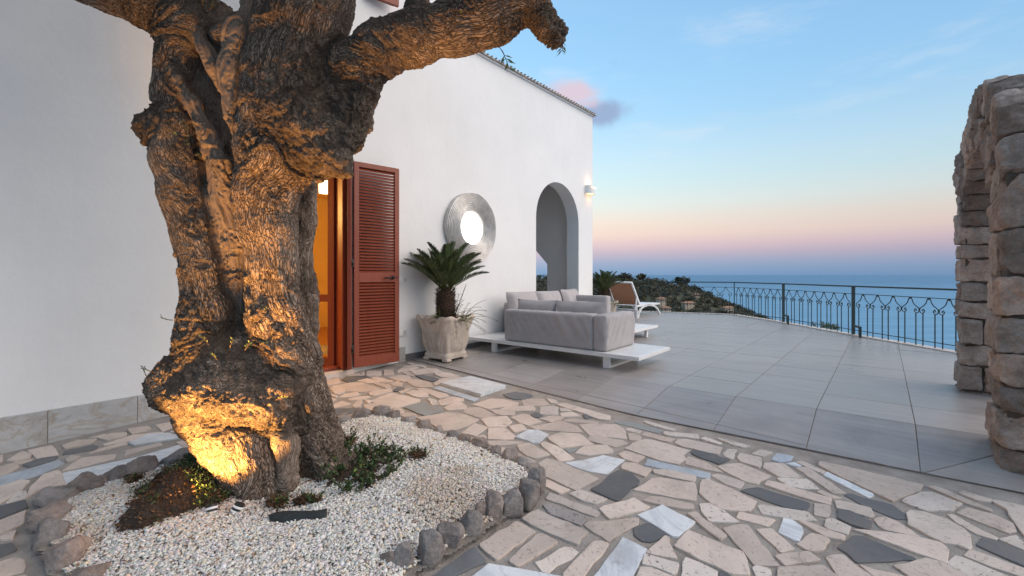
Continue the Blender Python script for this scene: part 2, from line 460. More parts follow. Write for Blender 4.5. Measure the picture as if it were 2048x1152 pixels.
PEBBLE = m_tint('white pebbles', .6)
SOIL = simple('brown soil', (.03, .02, .014), (.075, .05, .035), 14, .95, .03, 45)
BEDBASE = simple('gravel bed underlay', (.2, .17, .14), (.32, .29, .26), 30, .95, .01, 90)
LEAF = m_leaf('shrub leaf', (.02, .045, .015), (.06, .10, .03))
OLIVELEAF = m_leaf('olive leaf', (.05, .075, .03), (.10, .13, .06))
DRY = m_leaf('dry leaf litter', (.10, .05, .025), (.2, .11, .055))
PALMLEAF = m_leaf('cycad frond', (.035, .06, .02), (.085, .11, .04))
PALMTRUNK = simple('fibrous brown trunk', (.035, .02, .013), (.11, .065, .04), 40, .95, .02, 90)
TERRA = m_stone('carved cream stone', (.58, .48, .40), (.72, .63, .54), .2, None, .8, .03)
REDWOOD = simple('red brown painted wood', (.20, .038, .0165), (.25, .052, .023), 3, .42, .0015, 30, (6, 6, .5), .06)
BLACK = simple('black iron', (.012, .012, .013), (.02, .02, .021), 20, .5, .001, 80)
GREENIRON = simple('dark green iron', (.010, .028, .025), (.017, .038, .034), 20, .45, .001, 80)
WHITEP = simple('white painted aluminium', (.72, .715, .71), (.78, .775, .77), 5, .42, .0008, 120)
WHITEPL = simple('white plastic', (.74, .74, .74), (.80, .80, .80), 5, .4)
TAN = simple('tan sling fabric', (.42, .20, .11), (.48, .24, .14), 120, .8, .001, 300)
FABRIC = m_fabric()
SILVER = simple('brushed silver resin', (.40, .385, .365), (.58, .56, .54), 12, .38, .004, 25, metal=.55)
MIRRORGLOW = m_emit('glowing mirror pane', (1, .965, .92), 1.35)  # mirror pane: emission stands in for the bright sky it reflects
LAMPWHITE = simple('white lamp plaster', (.74, .73, .72), (.78, .77, .76), 6, .7)
GLOW = m_emit('warm lamp glass', (1, .62, .24), 1.5)
GLOWIN = m_emit('interior lamp glass', (1, .80, .42), 7)
CREAM = simple('cream interior wall', (.68, .48, .2), (.72, .52, .24), 3, .8)
INFLOOR = simple('terracotta floor', (.28, .12, .05), (.38, .18, .08), 8, .45)
ROOFTILE = simple('weathered roof tile', (.24, .20, .17), (.48, .42, .36), 14, .9, .02, 30)
SWITCH = simple('grey plastic box', (.5, .5, .5), (.56, .56, .56), 8, .5)
BLACKCLOTH = simple('black weed fabric', (.010, .014, .015), (.022, .027, .028), 60, .7, .002, 120)
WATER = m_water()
HILL = simple('scrub hillside', (.024, .030, .014), (.075, .068, .038), .05, .95, 1.5, .3)
FOREST = m_leaf('hill trees', (.02, .028, .013), (.07, .064, .03))
HOUSEW = simple('cream render', (.30, .25, .19), (.40, .33, .25), 1, .9)
HOUSER = simple('clay roof', (.26, .12, .07), (.34, .18, .11), 1, .9)
DARKWIN = simple('dark window', (.02, .022, .025), (.03, .03, .035), 3, .2)
GLASS = NT('door glass'); GLASS = GLASS.done((.9, .9, .9), .05, None, Transmission_Weight=1.0, IOR=1.1)

# ================================================================== the setting
# ------------------------------------------------------------------ sea
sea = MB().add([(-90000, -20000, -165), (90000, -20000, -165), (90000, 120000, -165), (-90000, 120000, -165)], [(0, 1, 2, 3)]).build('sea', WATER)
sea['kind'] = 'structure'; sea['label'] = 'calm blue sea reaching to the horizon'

# ------------------------------------------------------------------ wooded headland
ridge_px = [(700, 560), (900, 552), (1060, 548), (1185, 549), (1236, 549), (1285, 552), (1320, 558), (1358, 561), (1391, 571), (1414, 587), (1438, 593), (1470, 607), (1492, 616), (1527, 630), (1545, 638), (1578, 649), (1609, 658), (1680, 690), (1800, 760), (1950, 900)]
rx = np.array([(u - CX) / F * 300 for u, v in ridge_px]); rz = np.array([CAM_H - (v - HZ) / F * 300 for u, v in ridge_px])
def hill_z(x, y):
    x = np.asarray(x, float); y = np.asarray(y, float)
    zr = np.interp(x, rx, rz) - 2.2
    d = y - 300
    z = zr - np.where(d < 0, -d * .20, d * .3) - np.where(d < 0, (-d / 100) ** 2 * 5, 0)
    p = np.stack([x / 40, y / 40, np.zeros_like(x)], 1)
    return z + fbm(p, 4, 5) * 5 * np.clip((300 - y) / 60, .12, 1)
gx, gy = np.meshgrid(np.linspace(-140, 300, 90), np.linspace(90, 430, 70))
V = np.stack([gx.ravel(), gy.ravel(), hill_z(gx.ravel(), gy.ravel())], 1)
idx = np.arange(90 * 70).reshape(70, 90)
Q = np.stack([idx[:-1, :-1], idx[:-1, 1:], idx[1:, 1:], idx[1:, :-1]], -1).reshape(-1, 4)
hill = np_mesh('headland', V, Q, HILL, smooth=True); hill['kind'] = 'structure'; hill['label'] = 'dark wooded headland sloping down to the sea'

def leafcloud(centres, radii, n, size, seed=0, squash=.8):
    """many small leaf faces spread through crowns: centres (k,3), radii (k,)"""
    g = np.random.default_rng(seed); k = len(centres)
    d = g.normal(size=(k, n, 3)); d /= np.linalg.norm(d, axis=2, keepdims=True)
    rad = g.random((k, n, 1)) ** .4
    lump = 1 + .35 * np.sin(d[:, :, :1] * 4 + g.random((k, 1, 1)) * 6) * np.cos(d[:, :, 2:] * 5 + g.random((k, 1, 1)) * 6)
    P = centres[:, None, :] + d * rad * lump * radii[:, None, None] * np.array([1, 1, squash])
    a = g.normal(size=(k, n, 3)); a /= np.linalg.norm(a, axis=2, keepdims=True)
    b = np.cross(a, g.normal(size=(k, n, 3))); b /= np.linalg.norm(b, axis=2, keepdims=True)
    s = size * (.5 + g.random((k, n, 1)))
    quad = np.stack([P - a * s - b * s * .5, P + a * s - b * s * .5, P + a * s + b * s * .5, P - a * s + b * s * .5], 2).reshape(-1, 3)
    Fq = np.arange(len(quad)).reshape(-1, 4)
    t = (.55 + .9 * g.random((k, 1, 1))) * (.6 + .8 * g.random((k, n, 1)))
    hue = np.concatenate([1 + .35 * g.random((k, 1, 1)), np.ones((k, 1, 1)), .8 + .3 * g.random((k, 1, 1))], 2)
    C = np.repeat((t * hue).reshape(-1, 3), 4, 0)
    return quad, Fq, C
g = np.random.default_rng(3); N = 5200
tx = g.uniform(-60, 230, N); ty = g.uniform(130, 330, N); keep = (tx / ty < .72) & (tx / ty > -.05); tx, ty = tx[keep], ty[keep]
tr = g.uniform(.9, 2.3, len(tx)); tz_ = hill_z(tx, ty) + tr * .55
q_, f_, c_ = leafcloud(np.stack([tx, ty, tz_], 1), tr, 64, .30, 4)
wood = np_mesh('hillside_woodland', q_, f_, FOREST, color=c_)
tag(wood, 'dense dark green scrub and trees covering the headland', 'woodland', kind='stuff')

for i, (u, v, D, r, hgt, lab) in enumerate([
        (1246, 545, 295, 5.2, 7, 'dome-shaped dark tree on the headland skyline, nearest the house'),
        (1285, 548, 300, 3.2, 8, 'loose feathery tree with pale gap on the headland skyline'),
        (1374, 556, 300, 3.4, 12, 'tall thin open-crowned tree where the skyline starts to drop'),
        (1398, 580, 285, 5.0, 7, 'broad dark tree at the seaward end of the headland crest'),
        (1356, 556, 305, 2.6, 6, 'small rounded tree just left of the tall thin skyline tree')]):
    top = at(u, v, D); zb = float(hill_z([top.x], [top.y])[0])
    T = thing('skyline_tree', lab, 'tree', (top.x, top.y, zb), 'trees on the headland skyline')
    m = MB().tube([(top.x, top.y, zb - 1), (top.x + .3, top.y, (zb + top.z) / 2), (top.x, top.y, top.z - r * .5)], [.35, .25, .12], 6)
    for k in range(5):
        a_ = k * 1.3
        m.tube([(top.x, top.y, top.z - r * 1.1), (top.x + math.cos(a_) * r * .6, top.y + math.sin(a_) * r * .6, top.z - r * .3)], [.15, .05], 5)
    m.build('trunk', PALMTRUNK, T)
    sub = np.random.default_rng(i)
    cs = np.array([[top.x, top.y, top.z - r * .55]]) + sub.normal(size=(9, 3)) * r * .38 * np.array([1, 1, .75])
    q_, f_, c_ = leafcloud(cs, np.full(9, r * .5), 90 if i != 2 else 40, .42, 20 + i)
    np_mesh('crown', q_, f_, FOREST, T, color=c_)

for i, (u, v, D, w, d, h, lab) in enumerate([
        (1322, 600, 235, 4.2, 3, 2.0, 'small cream hillside house beside the foot of the sun lounger'),
        (1376, 607, 240, 6.5, 3, 1.6, 'long low cream hillside house in the middle of the wooded slope'),
        (1330, 618, 225, 4.6, 3, 1.9, 'lowest cream hillside house just above the railing foot'),
        (1455, 618, 240, 6, 3, 2.0, 'terracotta roofed house with pink walls near the seaward slope'),
        (1392, 590, 262, 3, 2.5, 1.6, 'tiny pale cottage high among the trees')]):
    p = at(u, v, D); gz = float(hill_z([p.x], [p.y])[0]); zb = max(p.z - 1.2, gz - .3)
    T = thing('hillside_house', lab, 'house', (p.x, p.y, zb), 'houses on the headland')
    ax = Vector((.93, .36, 0)).normalized(); fr = frame((p.x, p.y, zb), ax, Vector((-ax.y, ax.x, 0)))
    MB().box(fr, (-w / 2, w / 2), (-d / 2, d / 2), (-4, h)).build('wall', HOUSEW, T)
    o_ = .5
    MB().add([fr(-w / 2 - o_, -d / 2 - o_, h + .01), fr(w / 2 + o_, -d / 2 - o_, h + .01), fr(w / 2 + o_, d / 2 + o_, h + .01), fr(-w / 2 - o_, d / 2 + o_, h + .01),
              fr(-w / 2 + d / 2, 0, h + .8), fr(w / 2 - d / 2, 0, h + .8)],
             [(0, 1, 5, 4), (1, 2, 5), (2, 3, 4, 5), (3, 0, 4), (3, 2, 1, 0)]).build('roof', HOUSER, T)
    for k in range(3):
        x = -w / 2 + w * (k + .5) / 3
        MB().box(fr, (x - .35, x + .35), (-d / 2 - .06, -d / 2 + .02), (.55, 1.3)).build('window', DARKWIN, T)

# ------------------------------------------------------------------ ground
gr = MB()
gxs = np.linspace(-9, 8, 35); gys = np.linspace(-3, 7.4, 22)
for j in range(len(gys)):
    for i in range(len(gxs)):
        gr.v.append((gxs[i], gys[j], zp(gys[j]) - .0055))
for j in range(len(gys) - 1):
    for i in range(len(gxs) - 1):
        k = j * len(gxs) + i; gr.f.append((k, k + 1, k + 1 + len(gxs), k + len(gxs)))
# ------------------------------------------------------------------ terrace outline
RAIL = [(6.95, -2.0), (6.86, 1.6), (6.80, 4.0), (6.73, 6.42), (6.66, 8.88), (6.68, 11.2), (6.52, 13.35), (4.40, 14.40), (2.10, 14.95), (-.25, 15.3), (-3, 15.4)]
E0, E1, E2 = Vector((-1.36, 6.33, 0)), Vector((1.13, 4.2, 0)), Vector((2.80, 3.10, 0))
E3 = E2 + (E2 - E1).normalized() * 6.5
Em = E0 - (E1 - E0).normalized() * 2
def clip(poly, p, n):
    out = []
    for i in range(len(poly)):
        a, b = poly[i], poly[(i + 1) % len(poly)]
        da, db = (a - p).dot(n), (b - p).dot(n)
        if da >= 0: out.append(a)
        if (da >= 0) != (db >= 0): out.append(a + (b - a) * (da / (da - db)))
    return out
def left_of(a, b):
    d = b - a; return Vector((-d.y, d.x, 0)).normalized()
HALF = [(Em, left_of(Em, E1)), (E1, left_of(E1, E3))]
rp = [Vector((x, y, 0)) for x, y in RAIL]
RAILH = [(rp[i], left_of(rp[i], rp[i + 1])) for i in range(len(rp) - 1)]
FOLD = Vector((2.176, 4.42, 0))
def tz(p):
    a = (p - FOLD).dot(A)
    if a >= 0: return 0.0
    ae = max((q - p).dot(n) / A.dot(n) for q, n in HALF) + a      # where the edge of the terrace lies along A
    pe = p + A * (ae - a)
    return a / min(ae, -.05) * min(0, zp(pe.y) - .006)
paving = gr.build('paving', MORTAR); paving['kind'] = 'structure'; paving['label'] = 'crazy paving of beige travertine, grey basalt and marble offcuts'
# cut the ground away under the terrace
bm = bmesh.new(); bm.from_mesh(paving.data)
for p, n in HALF:
    pass
kill = [f for f in bm.faces if all((Vector((v.co.x, v.co.y, 0)) - p).dot(n) > .5 for p, n in HALF for v in f.verts)]
bmesh.ops.delete(bm, geom=kill, context='FACES'); bm.to_mesh(paving.data); bm.free()

terr = MB()
poly = [Vector((-7, -6, 0)), Vector((9, -6, 0)), Vector((9, 20, 0)), Vector((-7, 20, 0))]
for p, n in HALF + RAILH: poly = clip(poly, p, n)
poly = clip(poly, W0 - B * 5, B)
TOPZ = .016
terrace = thing('terrace_floor', 'grey porcelain tiled terrace floor', None, (0, 0, 0)); terrace['kind'] = 'structure'
n = len(poly)
# slab body below the tiles
terr.v = [(p.x, p.y, -.35) for p in poly]
terr.f = [tuple(reversed(range(n)))]
terr.build('slab', GROUT, terrace)
side = MB()
for i in range(n):
    a, b = poly[i], poly[(i + 1) % n]
    side.add([(a.x, a.y, -.35), (b.x, b.y, -.35), (b.x, b.y, tz(b) + TOPZ - .004), (a.x, a.y, tz(a) + TOPZ - .004)], [(0, 1, 2, 3)])
side.build('slab_edge', GROUT, terrace)
TS = .652; fB = FOLD.dot(B)
grout = MB(); ntile = 0; GAP = .003
for i in range(-14, 14):
    for j in range(-9, 24):
        a0, b0 = FOLD.dot(A) + j * TS, fB + i * TS
        g_ = GAP
        def pt(a, b): return A * a + B * b
        full = [pt(a0, b0), pt(a0, b0 + TS), pt(a0 + TS, b0 + TS), pt(a0 + TS, b0)]
        if (full[0] - W0).dot(B) < -4.2: continue
        full = list(reversed(full)) if (full[1] - full[0]).cross(full[2] - full[1]).z < 0 else full
        q = full
        for p, nn in HALF + RAILH:
            q = clip(q, p, nn)
            if len(q) < 3: break
        if len(q) < 3: continue
        grout.add([(p.x, p.y, tz(p) + TOPZ - .004) for p in q], [tuple(range(len(q)))])
        t_ = [pt(a0 + g_, b0 + g_), pt(a0 + g_, b0 + TS - g_), pt(a0 + TS - g_, b0 + TS - g_), pt(a0 + TS - g_, b0 + g_)]
        t_ = list(reversed(t_)) if (t_[1] - t_[0]).cross(t_[2] - t_[1]).z < 0 else t_
        pieces = [t_]
        if (i, j) == (2, -1): # tile cut on the diagonal where the falls meet
            d = (t_[2] - t_[0]).normalized(); nn = Vector((-d.y, d.x, 0))
            pieces = [clip(t_, t_[0] + nn * .003, nn), clip(t_, t_[0] - nn * .003, -nn)]
        for q in pieces:
            for p, nn in HALF + RAILH:
                q = clip(q, p, nn)
                if len(q) < 3: break
            if len(q) < 3: continue
            c = sum(q, Vector()) / len(q)
            dz = random.uniform(-.0012, .0012)
            top = [Vector((p.x, p.y, tz(p) + TOPZ + dz)) for p in q]
            m = MB(); k = len(q); ins = .0025
            inner = [p + (Vector((c.x, c.y, p.z)) - p).normalized() * ins for p in top]
            m.add([p - Vector((0, 0, .012)) for p in top] + [p - Vector((0, 0, .0012)) for p in top] + inner,
                  [tuple(2 * k + e for e in range(k))] + [(e, (e + 1) % k, k + (e + 1) % k, k + e) for e in range(k)] + [(k + e, k + (e + 1) % k, 2 * k + (e + 1) % k, 2 * k + e) for e in range(k)])
            m.build('floor_tile', TILE, terrace, origin=c); ntile += 1
grout.build('tile_grout', GROUT, terrace)

# ------------------------------------------------------------------ paving stones
SM = {'t': TRAV, 'p': TRAVP, 'g': BASALT, 'w': WHITEM, 'b': BLUEM, 'l': SLATE, 'k': GRANITE}
def Z(ox, oy, s): return lambda p: (ox + p[0] / s, oy + p[1] / s)
S64 = 6.4
STONES = []
def region(ox, oy, sc, txt):
    for line in txt.strip().split('\n'):
        line = line.strip()
        if not line: continue
        k, rest = line.split(' ', 1)
        nums = [float(x) for x in rest.replace(',', ' ').split()]
        STONES.append((k, [(ox + nums[i] / sc, oy + nums[i + 1] / sc) for i in range(0, len(nums), 2)]))
region(640, 720, S64, '''
t 350,150 400,130 460,135 545,190 450,205 350,200
t 505,150 570,135 570,185 550,190
t 600,135 780,140 785,190 590,200
t 815,125 930,125 945,190 820,195
t 985,140 1080,75 1190,60 1260,95 1150,125 1000,155
p 1110,40 1150,30 1370,80 1330,95 1180,65
t 1155,135 1390,100 1500,110 1590,155 1400,160 1230,180
t 1035,150 1130,140 1200,180 1190,200 1120,190
t 1480,165 1640,160 1790,205 1700,230 1560,215 1480,190
g 1225,200 1310,190 1515,240 1460,275 1370,260 1290,230
t 1460,290 1560,235 1800,215 1870,230 1560,305 1470,318
t 1130,245 1250,240 1390,275 1465,340 1280,345 1200,330 1110,270
t 870,220 1020,190 1130,195 1170,225 1090,280 960,250
t 670,215 740,210 930,260 930,275 810,280 670,230
t 480,260 600,230 780,270 690,290 600,285
g 280,250 340,210 590,200 625,225 360,280
g 0,205 320,155 330,170 0,230
t 190,210 330,175 340,200 260,225
t 0,250 170,215 250,235 240,260 270,290 100,320 0,330
t 150,335 370,290 540,285 770,360 680,395 520,405 240,390
t 690,300 770,290 890,315 910,340 850,360
t 905,300 1000,265 1060,295 1040,335 940,325
g 940,395 990,350 1070,350 1080,375 1000,400
t 1010,400 1110,355 1190,350 1130,385 1050,430
t 630,410 900,360 920,400 700,450 640,440
t 130,360 180,350 320,405 240,435 200,435
t 0,345 50,350 75,410 0,420
t 75,435 120,420 230,455 210,475
t 0,445 60,455 210,500 150,520 0,545
t 240,470 330,420 480,405 520,440 400,465
t 360,490 480,465 620,455 640,470 520,500 390,510
t 640,520 900,420 960,425 1280,500 1270,530 990,610 820,580
t 1100,420 1190,385 1290,390 1380,430 1390,470 1250,470
t 1220,370 1320,355 1620,430 1650,460 1530,490 1400,430
b 1445,365 1540,340 2030,492 1960,525
t 1520,510 1700,465 1840,495 1830,520 1560,575 1530,560
p 1375,500 1400,490 1490,515 1520,575 1440,580
l 1070,605 1300,540 1590,640 1350,715
t 1590,610 1720,545 1810,540 1880,600 1850,625 1640,640
t 940,620 1040,615 1085,665 1000,690
t 1040,700 1110,665 1220,680 1250,720 1130,740
t 560,580 700,545 980,610 900,625 640,640
t 420,580 480,520 540,515 530,600 450,605
t 570,505 680,520 620,550
t 30,620 280,520 390,550 330,580 100,620
g 140,650 170,615 500,610 480,650 300,690 150,690
t 1240,735 1640,670 1820,690 2030,760 1900,830 1700,900 1580,900 1400,800
''')
region(900, 780, S64, '''
t 285,180 520,105 680,110 870,155 860,195 640,215 500,235 380,200
g 690,50 830,25 960,40 1060,70 960,115 830,115 720,85
t 915,125 960,110 1200,105 1265,185 1150,195 1000,200 950,190
t 1230,105 1350,125 1380,160 1300,165
t 1350,180 1470,170 2048,330 2048,385 1900,370 1650,275 1500,235
t 640,250 740,210 1060,205 1085,230 1080,265 860,270
t 170,270 240,215 375,210 590,315 390,350 320,330
t 500,250 740,255 830,270 810,325 640,310 590,300
p 1160,215 1330,200 1385,215 1380,310 1155,305
p 1410,230 1490,235 1570,270 1415,265
t 1420,290 1540,275 1620,295 1655,330 1430,340
g 1040,310 1100,280 1180,320 1130,345 1070,340
g 1700,320 1740,305 1800,340 1740,365
t 1465,375 1590,360 1895,395 1890,420 1620,405 1470,390
t 1150,365 1330,325 1460,350 1300,410
t 780,350 930,305 1010,320 1165,400 1000,450 900,420
t 395,370 520,340 720,330 790,405 705,470 490,465
t 750,455 910,430 985,505 830,535
t 1020,470 1300,420 1420,390 1620,460 1700,540 1500,530 1100,500
w 845,600 1000,510 1130,510 1255,570 1130,670 1060,670
t 490,485 690,480 740,515 830,580 800,625 490,620
t 150,540 315,420 480,470 330,580
t 345,590 420,565 465,590 460,630 360,620
t 440,650 600,640 870,650 940,665 760,690 580,705 480,690
t 1250,600 1420,545 1650,560 1840,695 1420,740
t 860,700 1010,670 1280,820 1080,865 980,830 900,770
t 1160,680 1210,655 1380,720 1590,870 1400,905 1290,800 1190,720
l 1470,745 1600,740 1620,765 1520,790
t 770,785 860,810 1100,905 1050,925 900,870
t 610,730 700,740 650,790
''')
region(0, 0, 1, '''
t 1159,849 1180,846 1231,848 1246,856 1253,876 1180,870 1172,862
t 1178,873 1190,872 1245,880 1256,886 1230,893 1178,880
t 1151,906 1170,892 1212,889.5 1225,899 1224,905 1178,910
w 1131,924 1169,919 1206,909 1249,918 1214,946 1180,941 1150,932
t 1078,925 1094,916 1116,921 1197,955 1152,979 1090,950
t 1088,957 1139,979 1119,986 1087,970
t 1400,985 1405,960 1416,957 1460,976 1512,1002 1498,1020 1460,1019 1440,1016 1421,1004
t 1436,932 1455,927 1480,925 1541,950.6 1515,967 1488,960 1460,946
t 1638,930 1641,923 1728,942 1845,968.5 1837,981 1814,989 1784,1001 1740,980 1690,957
g 1690,989 1702,986 1730,995 1783,1007.5 1804,1023 1809,1036 1790,1035 1728,1010
g 1676,1018 1700,1022 1742,1043 1737,1059 1700,1047 1677,1036
t 1375,1027 1393,1024 1453,1070 1439,1078 1415,1060
t 1350,1092 1378,1061 1400,1070 1484,1103 1492,1120 1498,1148 1460,1147 1400,1118
t 1653,1114 1665,1110 1686,1108 1744,1151 1744,1170 1690,1165
g 1677,1094 1710,1071 1727,1072 1829,1115 1824,1118 1714,1123
t 1092,997 1101,984 1127,994 1200,1023 1191,1032 1162,1023 1128,1008
k 1086,1008 1113,1011 1152,1023 1173,1033 1161,1049 1137,1040 1100,1026
t 1045,1038 1059,1027 1076,1020 1100,1032 1175,1063 1155,1088 1100,1066
t 1072,1122 1085,1118 1117,1097 1128,1092 1141,1093 1155,1102 1141,1116 1114,1127 1098,1143 1085,1140
p 1362,1156 1372,1114 1400,1125 1433,1141 1431,1162
w 979,1127 1145,1156 1155,1180 910,1180
t 1160,1185 1250,1172 1300,1180 1290,1210 1170,1225
t 1310,1172 1350,1168 1440,1180 1430,1215 1330,1220
t 1470,1165 1540,1168 1560,1200 1480,1210
t 1760,1165 1830,1168 1900,1200 1780,1215
''')
region(1180, 840, S64, '''
p 450,110 510,95 660,130 620,160 480,125
l 310,20 440,0 560,25 930,120 870,160 700,120 400,50
p 680,15 730,10 1100,115 1060,135 830,75
p 950,145 1370,180 1390,210 1380,240 1000,195 950,180
t 490,165 580,165 655,210 640,255 510,250
t 660,185 720,150 1090,240 1010,275 900,250
t 445,360 560,285 700,240 800,250 1275,380 1185,430 1225,490 1120,555 900,510
t 1090,290 1130,245 1240,240 1690,350 1640,440 1200,340
p 1410,235 1490,220 1690,295 1640,305
p 1610,225 1680,235 2048,330 1970,350 1820,310
g 1300,395 1390,380 1780,500 1640,555 1310,430
p 1710,420 1760,365 1880,375 1830,495 1720,450
t 365,430 460,395 700,465 590,540 440,490
b 700,570 740,490 1530,670 1520,740 1400,720
t 1235,560 1230,500 1260,460 1480,530 1700,660 1560,640
t 410,590 440,550 560,550 790,630 700,720 410,620
t 810,640 1000,640 1340,710 1350,730 1330,790 1050,730 830,680
g 25,870 360,640 530,690 630,770 360,1030 30,890
t 560,890 700,820 800,750 900,740 1330,800 1360,920 1350,1030 900,950
t 680,1030 790,980 950,990 1310,1080 1320,1140 1150,1130 850,1070
t 1550,700 1640,680 1970,780 1910,865 1750,810
''')
region(1460, 860, S64, '''
t 100,350 130,295 390,350 380,475 140,400
p 280,295 390,245 540,275 430,330
b 535,370 610,290 810,330 760,385 640,405
t 430,480 450,420 690,430 930,605 640,600
w 715,425 830,415 905,455 870,465
p 605,610 980,625 1140,755 900,740 760,710 650,650
t 850,400 920,385 1220,520 1170,545
t 840,480 980,470 1060,510 1480,800 1310,800
w 1200,570 1250,530 1820,800 1830,830 1760,850
t 450,700 490,650 600,670 1290,870 1270,955 1000,880
g 140,770 230,745 370,730 1010,920 1000,960 950,1010 700,975 450,890
p 360,960 420,945 980,1030 1110,1150 800,1130 420,1060
t 1085,930 1270,960 1255,1110 1080,1075
t 1120,795 1170,770 1430,870 1300,870
t 1350,905 1400,900 1790,990 1840,1090 1790,1110 1380,995
''')
region(1400, 972, S64, '''
p 1600,510 1620,430 1700,420 1920,520 1880,615 1650,550
t 1270,450 1340,450 1850,630 1830,690 1600,640
w 1010,580 1070,410 1180,430 1290,510 1310,570 1270,690 1200,680
t 1240,735 1430,600 1600,640 1660,690 1580,800 1480,825 1380,815
t 475,400 510,320 960,420 860,500
p 0,225 120,215 280,290 500,450 400,450 120,440 30,320
t 300,540 480,490 610,490 1010,1010 690,1000 560,830
t 730,550 920,540 1200,790 1030,835
t 970,885 1380,830 1540,940 1100,1010
p 680,1040 720,1010 890,1050 910,1160 740,1180
t 1000,1160 1010,1040 1560,1010 1750,1152 1700,1200 1100,1230
g 260,1080 400,1150 250,1165
''')
region(1728, 920, S64, '''
p 490,520 720,410 870,410 1250,550 1120,640 800,640
t 810,335 930,340 1630,630 1620,655 1300,550
t 1220,420 1280,400 1630,500 1610,530 1450,510
''')
region(1700, 972, 5.885, '''
t 40,510 160,515 700,580 1060,660 1150,740 1130,900 900,820
t 290,395 330,370 420,365 560,420 820,590 400,500 340,460
t 670,320 720,290 880,310 1150,400 1330,500 1400,580 1420,710 1390,740 1250,680 1100,660 950,590 690,450 700,400
t 1260,310 1390,250 1700,330 1910,430 1945,520 1850,540 1700,480
t 1150,330 1220,330 1560,520 1740,600 1690,620 1480,550 1270,430
t 1670,180 1720,165 2048,240 2400,330 2400,700 2048,580 1860,280
p 1760,620 1960,575 2048,680 2200,780 2048,745
g 1500,690 1580,600 1700,630 2048,770 2300,860 2250,1010 2048,930 1700,780
t 1350,810 1430,740 2048,960 2400,1080 2300,1150 2048,1060 1700,950
p 1150,900 1260,810 1400,860 1880,1060 2000,1150 1500,1120
t 520,930 900,845 1100,900 1330,1020 1400,1120 800,1130
t 110,920 300,990 600,1050 750,1140 400,1150
''')
region(1100, 972, S64, '''
p 250,95 390,45 730,160 580,220 420,180
t 640,290 690,255 1070,150 1280,270 760,410
t 440,490 530,440 640,450 1130,400 1120,490 900,590 750,700
w 1130,370 1440,245 1520,290 1850,460 1740,550 1640,640 1560,630
g 1080,530 1240,470 1330,490 1470,590 1420,650 1290,700 1180,690 1090,620
w 480,1260 930,645 1240,800 1000,1260
t 170,1110 480,780 560,700 680,700 750,735 420,1160 320,1240 200,1180
t 1240,850 1470,640 1530,660 1620,920 1420,890
p 1190,1000 1220,870 1640,990 1610,1100 1560,1120 1350,1030
t 1100,1200 1170,1040 1300,1050 1560,1152 1500,1230
''')
region(820, 972, S64, '''
t 900,740 1340,460 1400,460 1600,590 1110,935 910,770
t 1270,950 1620,620 1700,610 1890,715 1380,1020
g 200,1200 820,780 970,970 600,1120 350,1260
''')
region(0, 830, 4.876, '''
t 270,340 500,290 570,380 370,420
t 70,440 220,350 300,380 290,410 150,440
t 140,455 320,425 290,450 170,470
t -80,400 25,385 25,440 -60,470
t -100,520 130,465 180,500 100,550 -100,610
g 230,480 400,420 560,400 500,450 290,500
b -200,650 300,520 570,435 620,470 400,570 -100,715
t -150,740 200,630 290,640 210,720 100,800 -100,900
t 290,730 420,580 570,535 650,670 400,720 260,800
p 60,850 180,740 250,740 250,800
g -150,930 240,830 260,900 -100,1040
t -100,1070 250,930 220,1060 -80,1180
t 610,290 760,240 940,230 880,270 640,320
g 620,380 640,345 900,285 950,300 930,330
t 650,420 700,390 780,395 740,430 655,450
t 600,540 800,410 1130,375 1100,425 830,490
t 870,220 1030,180 1000,205
t 960,220 1080,180 1230,170 1230,195 1050,240
t 1010,280 1300,190 1580,160 1590,170 1200,260 1030,290
t 870,370 950,330 1230,260 1240,280
t 1255,130 1430,105 1470,140 1290,180
t 1210,400 1240,340 1560,265 1580,290 1350,350
w 1260,265 1450,190 1640,175 1780,215 1500,260 1320,290
w 615,565 1300,420 1740,295 1780,320 1600,450 1400,500 900,660 650,670
t 1520,90 1740,45 1790,70 1590,155
t 1660,165 1800,105 1820,130 1720,165
b 1740,190 1830,185 1890,220
t 1720,260 1860,230 2000,310 1990,350 1800,320
t 1830,60 2000,20 2060,60 1900,120
t 1920,140 2080,80 2180,130 2050,190
t 2080,20 2240,-20 2320,30 2140,70
t 2200,110 2380,60 2440,110 2280,160
''')
region(0, 1000, 6.827, '''
g -150,640 150,590 220,670 -100,810
t -200,900 180,770 310,800 340,880 320,960 -100,1060
t 0,500 220,410 170,520 30,530
t 60,1090 330,1020 420,1080 380,1180 120,1220
''')
for k in range(40):     # a few more stones out of the frame, towards the viewer and to the sides
    u, v = random.choice([(random.uniform(-500, -60), random.uniform(900, 1500)), (random.uniform(900, 2400), random.uniform(1230, 1700)), (random.uniform(2110, 2700), random.uniform(1080, 1500))])
    n_ = random.randint(5, 7); s_ = random.uniform(30, 60) * (v - 500) / 600; a0 = random.random() * 6
    cand = [(u + math.cos(a0 + 6.283 * i / n_) * s_ * 1.5 * random.uniform(.8, 1.1), v + math.sin(a0 + 6.283 * i / n_) * s_ * .55 * random.uniform(.8, 1.1)) for i in range(n_)]
    if all((u - sum(p[0] for p in q) / len(q)) ** 2 / 4 + (v - sum(p[1] for p in q) / len(q)) ** 2 > (s_ * 1.05) ** 2 for kk, q in STONES):
        STONES.append((random.choice('ttttpg'), cand))

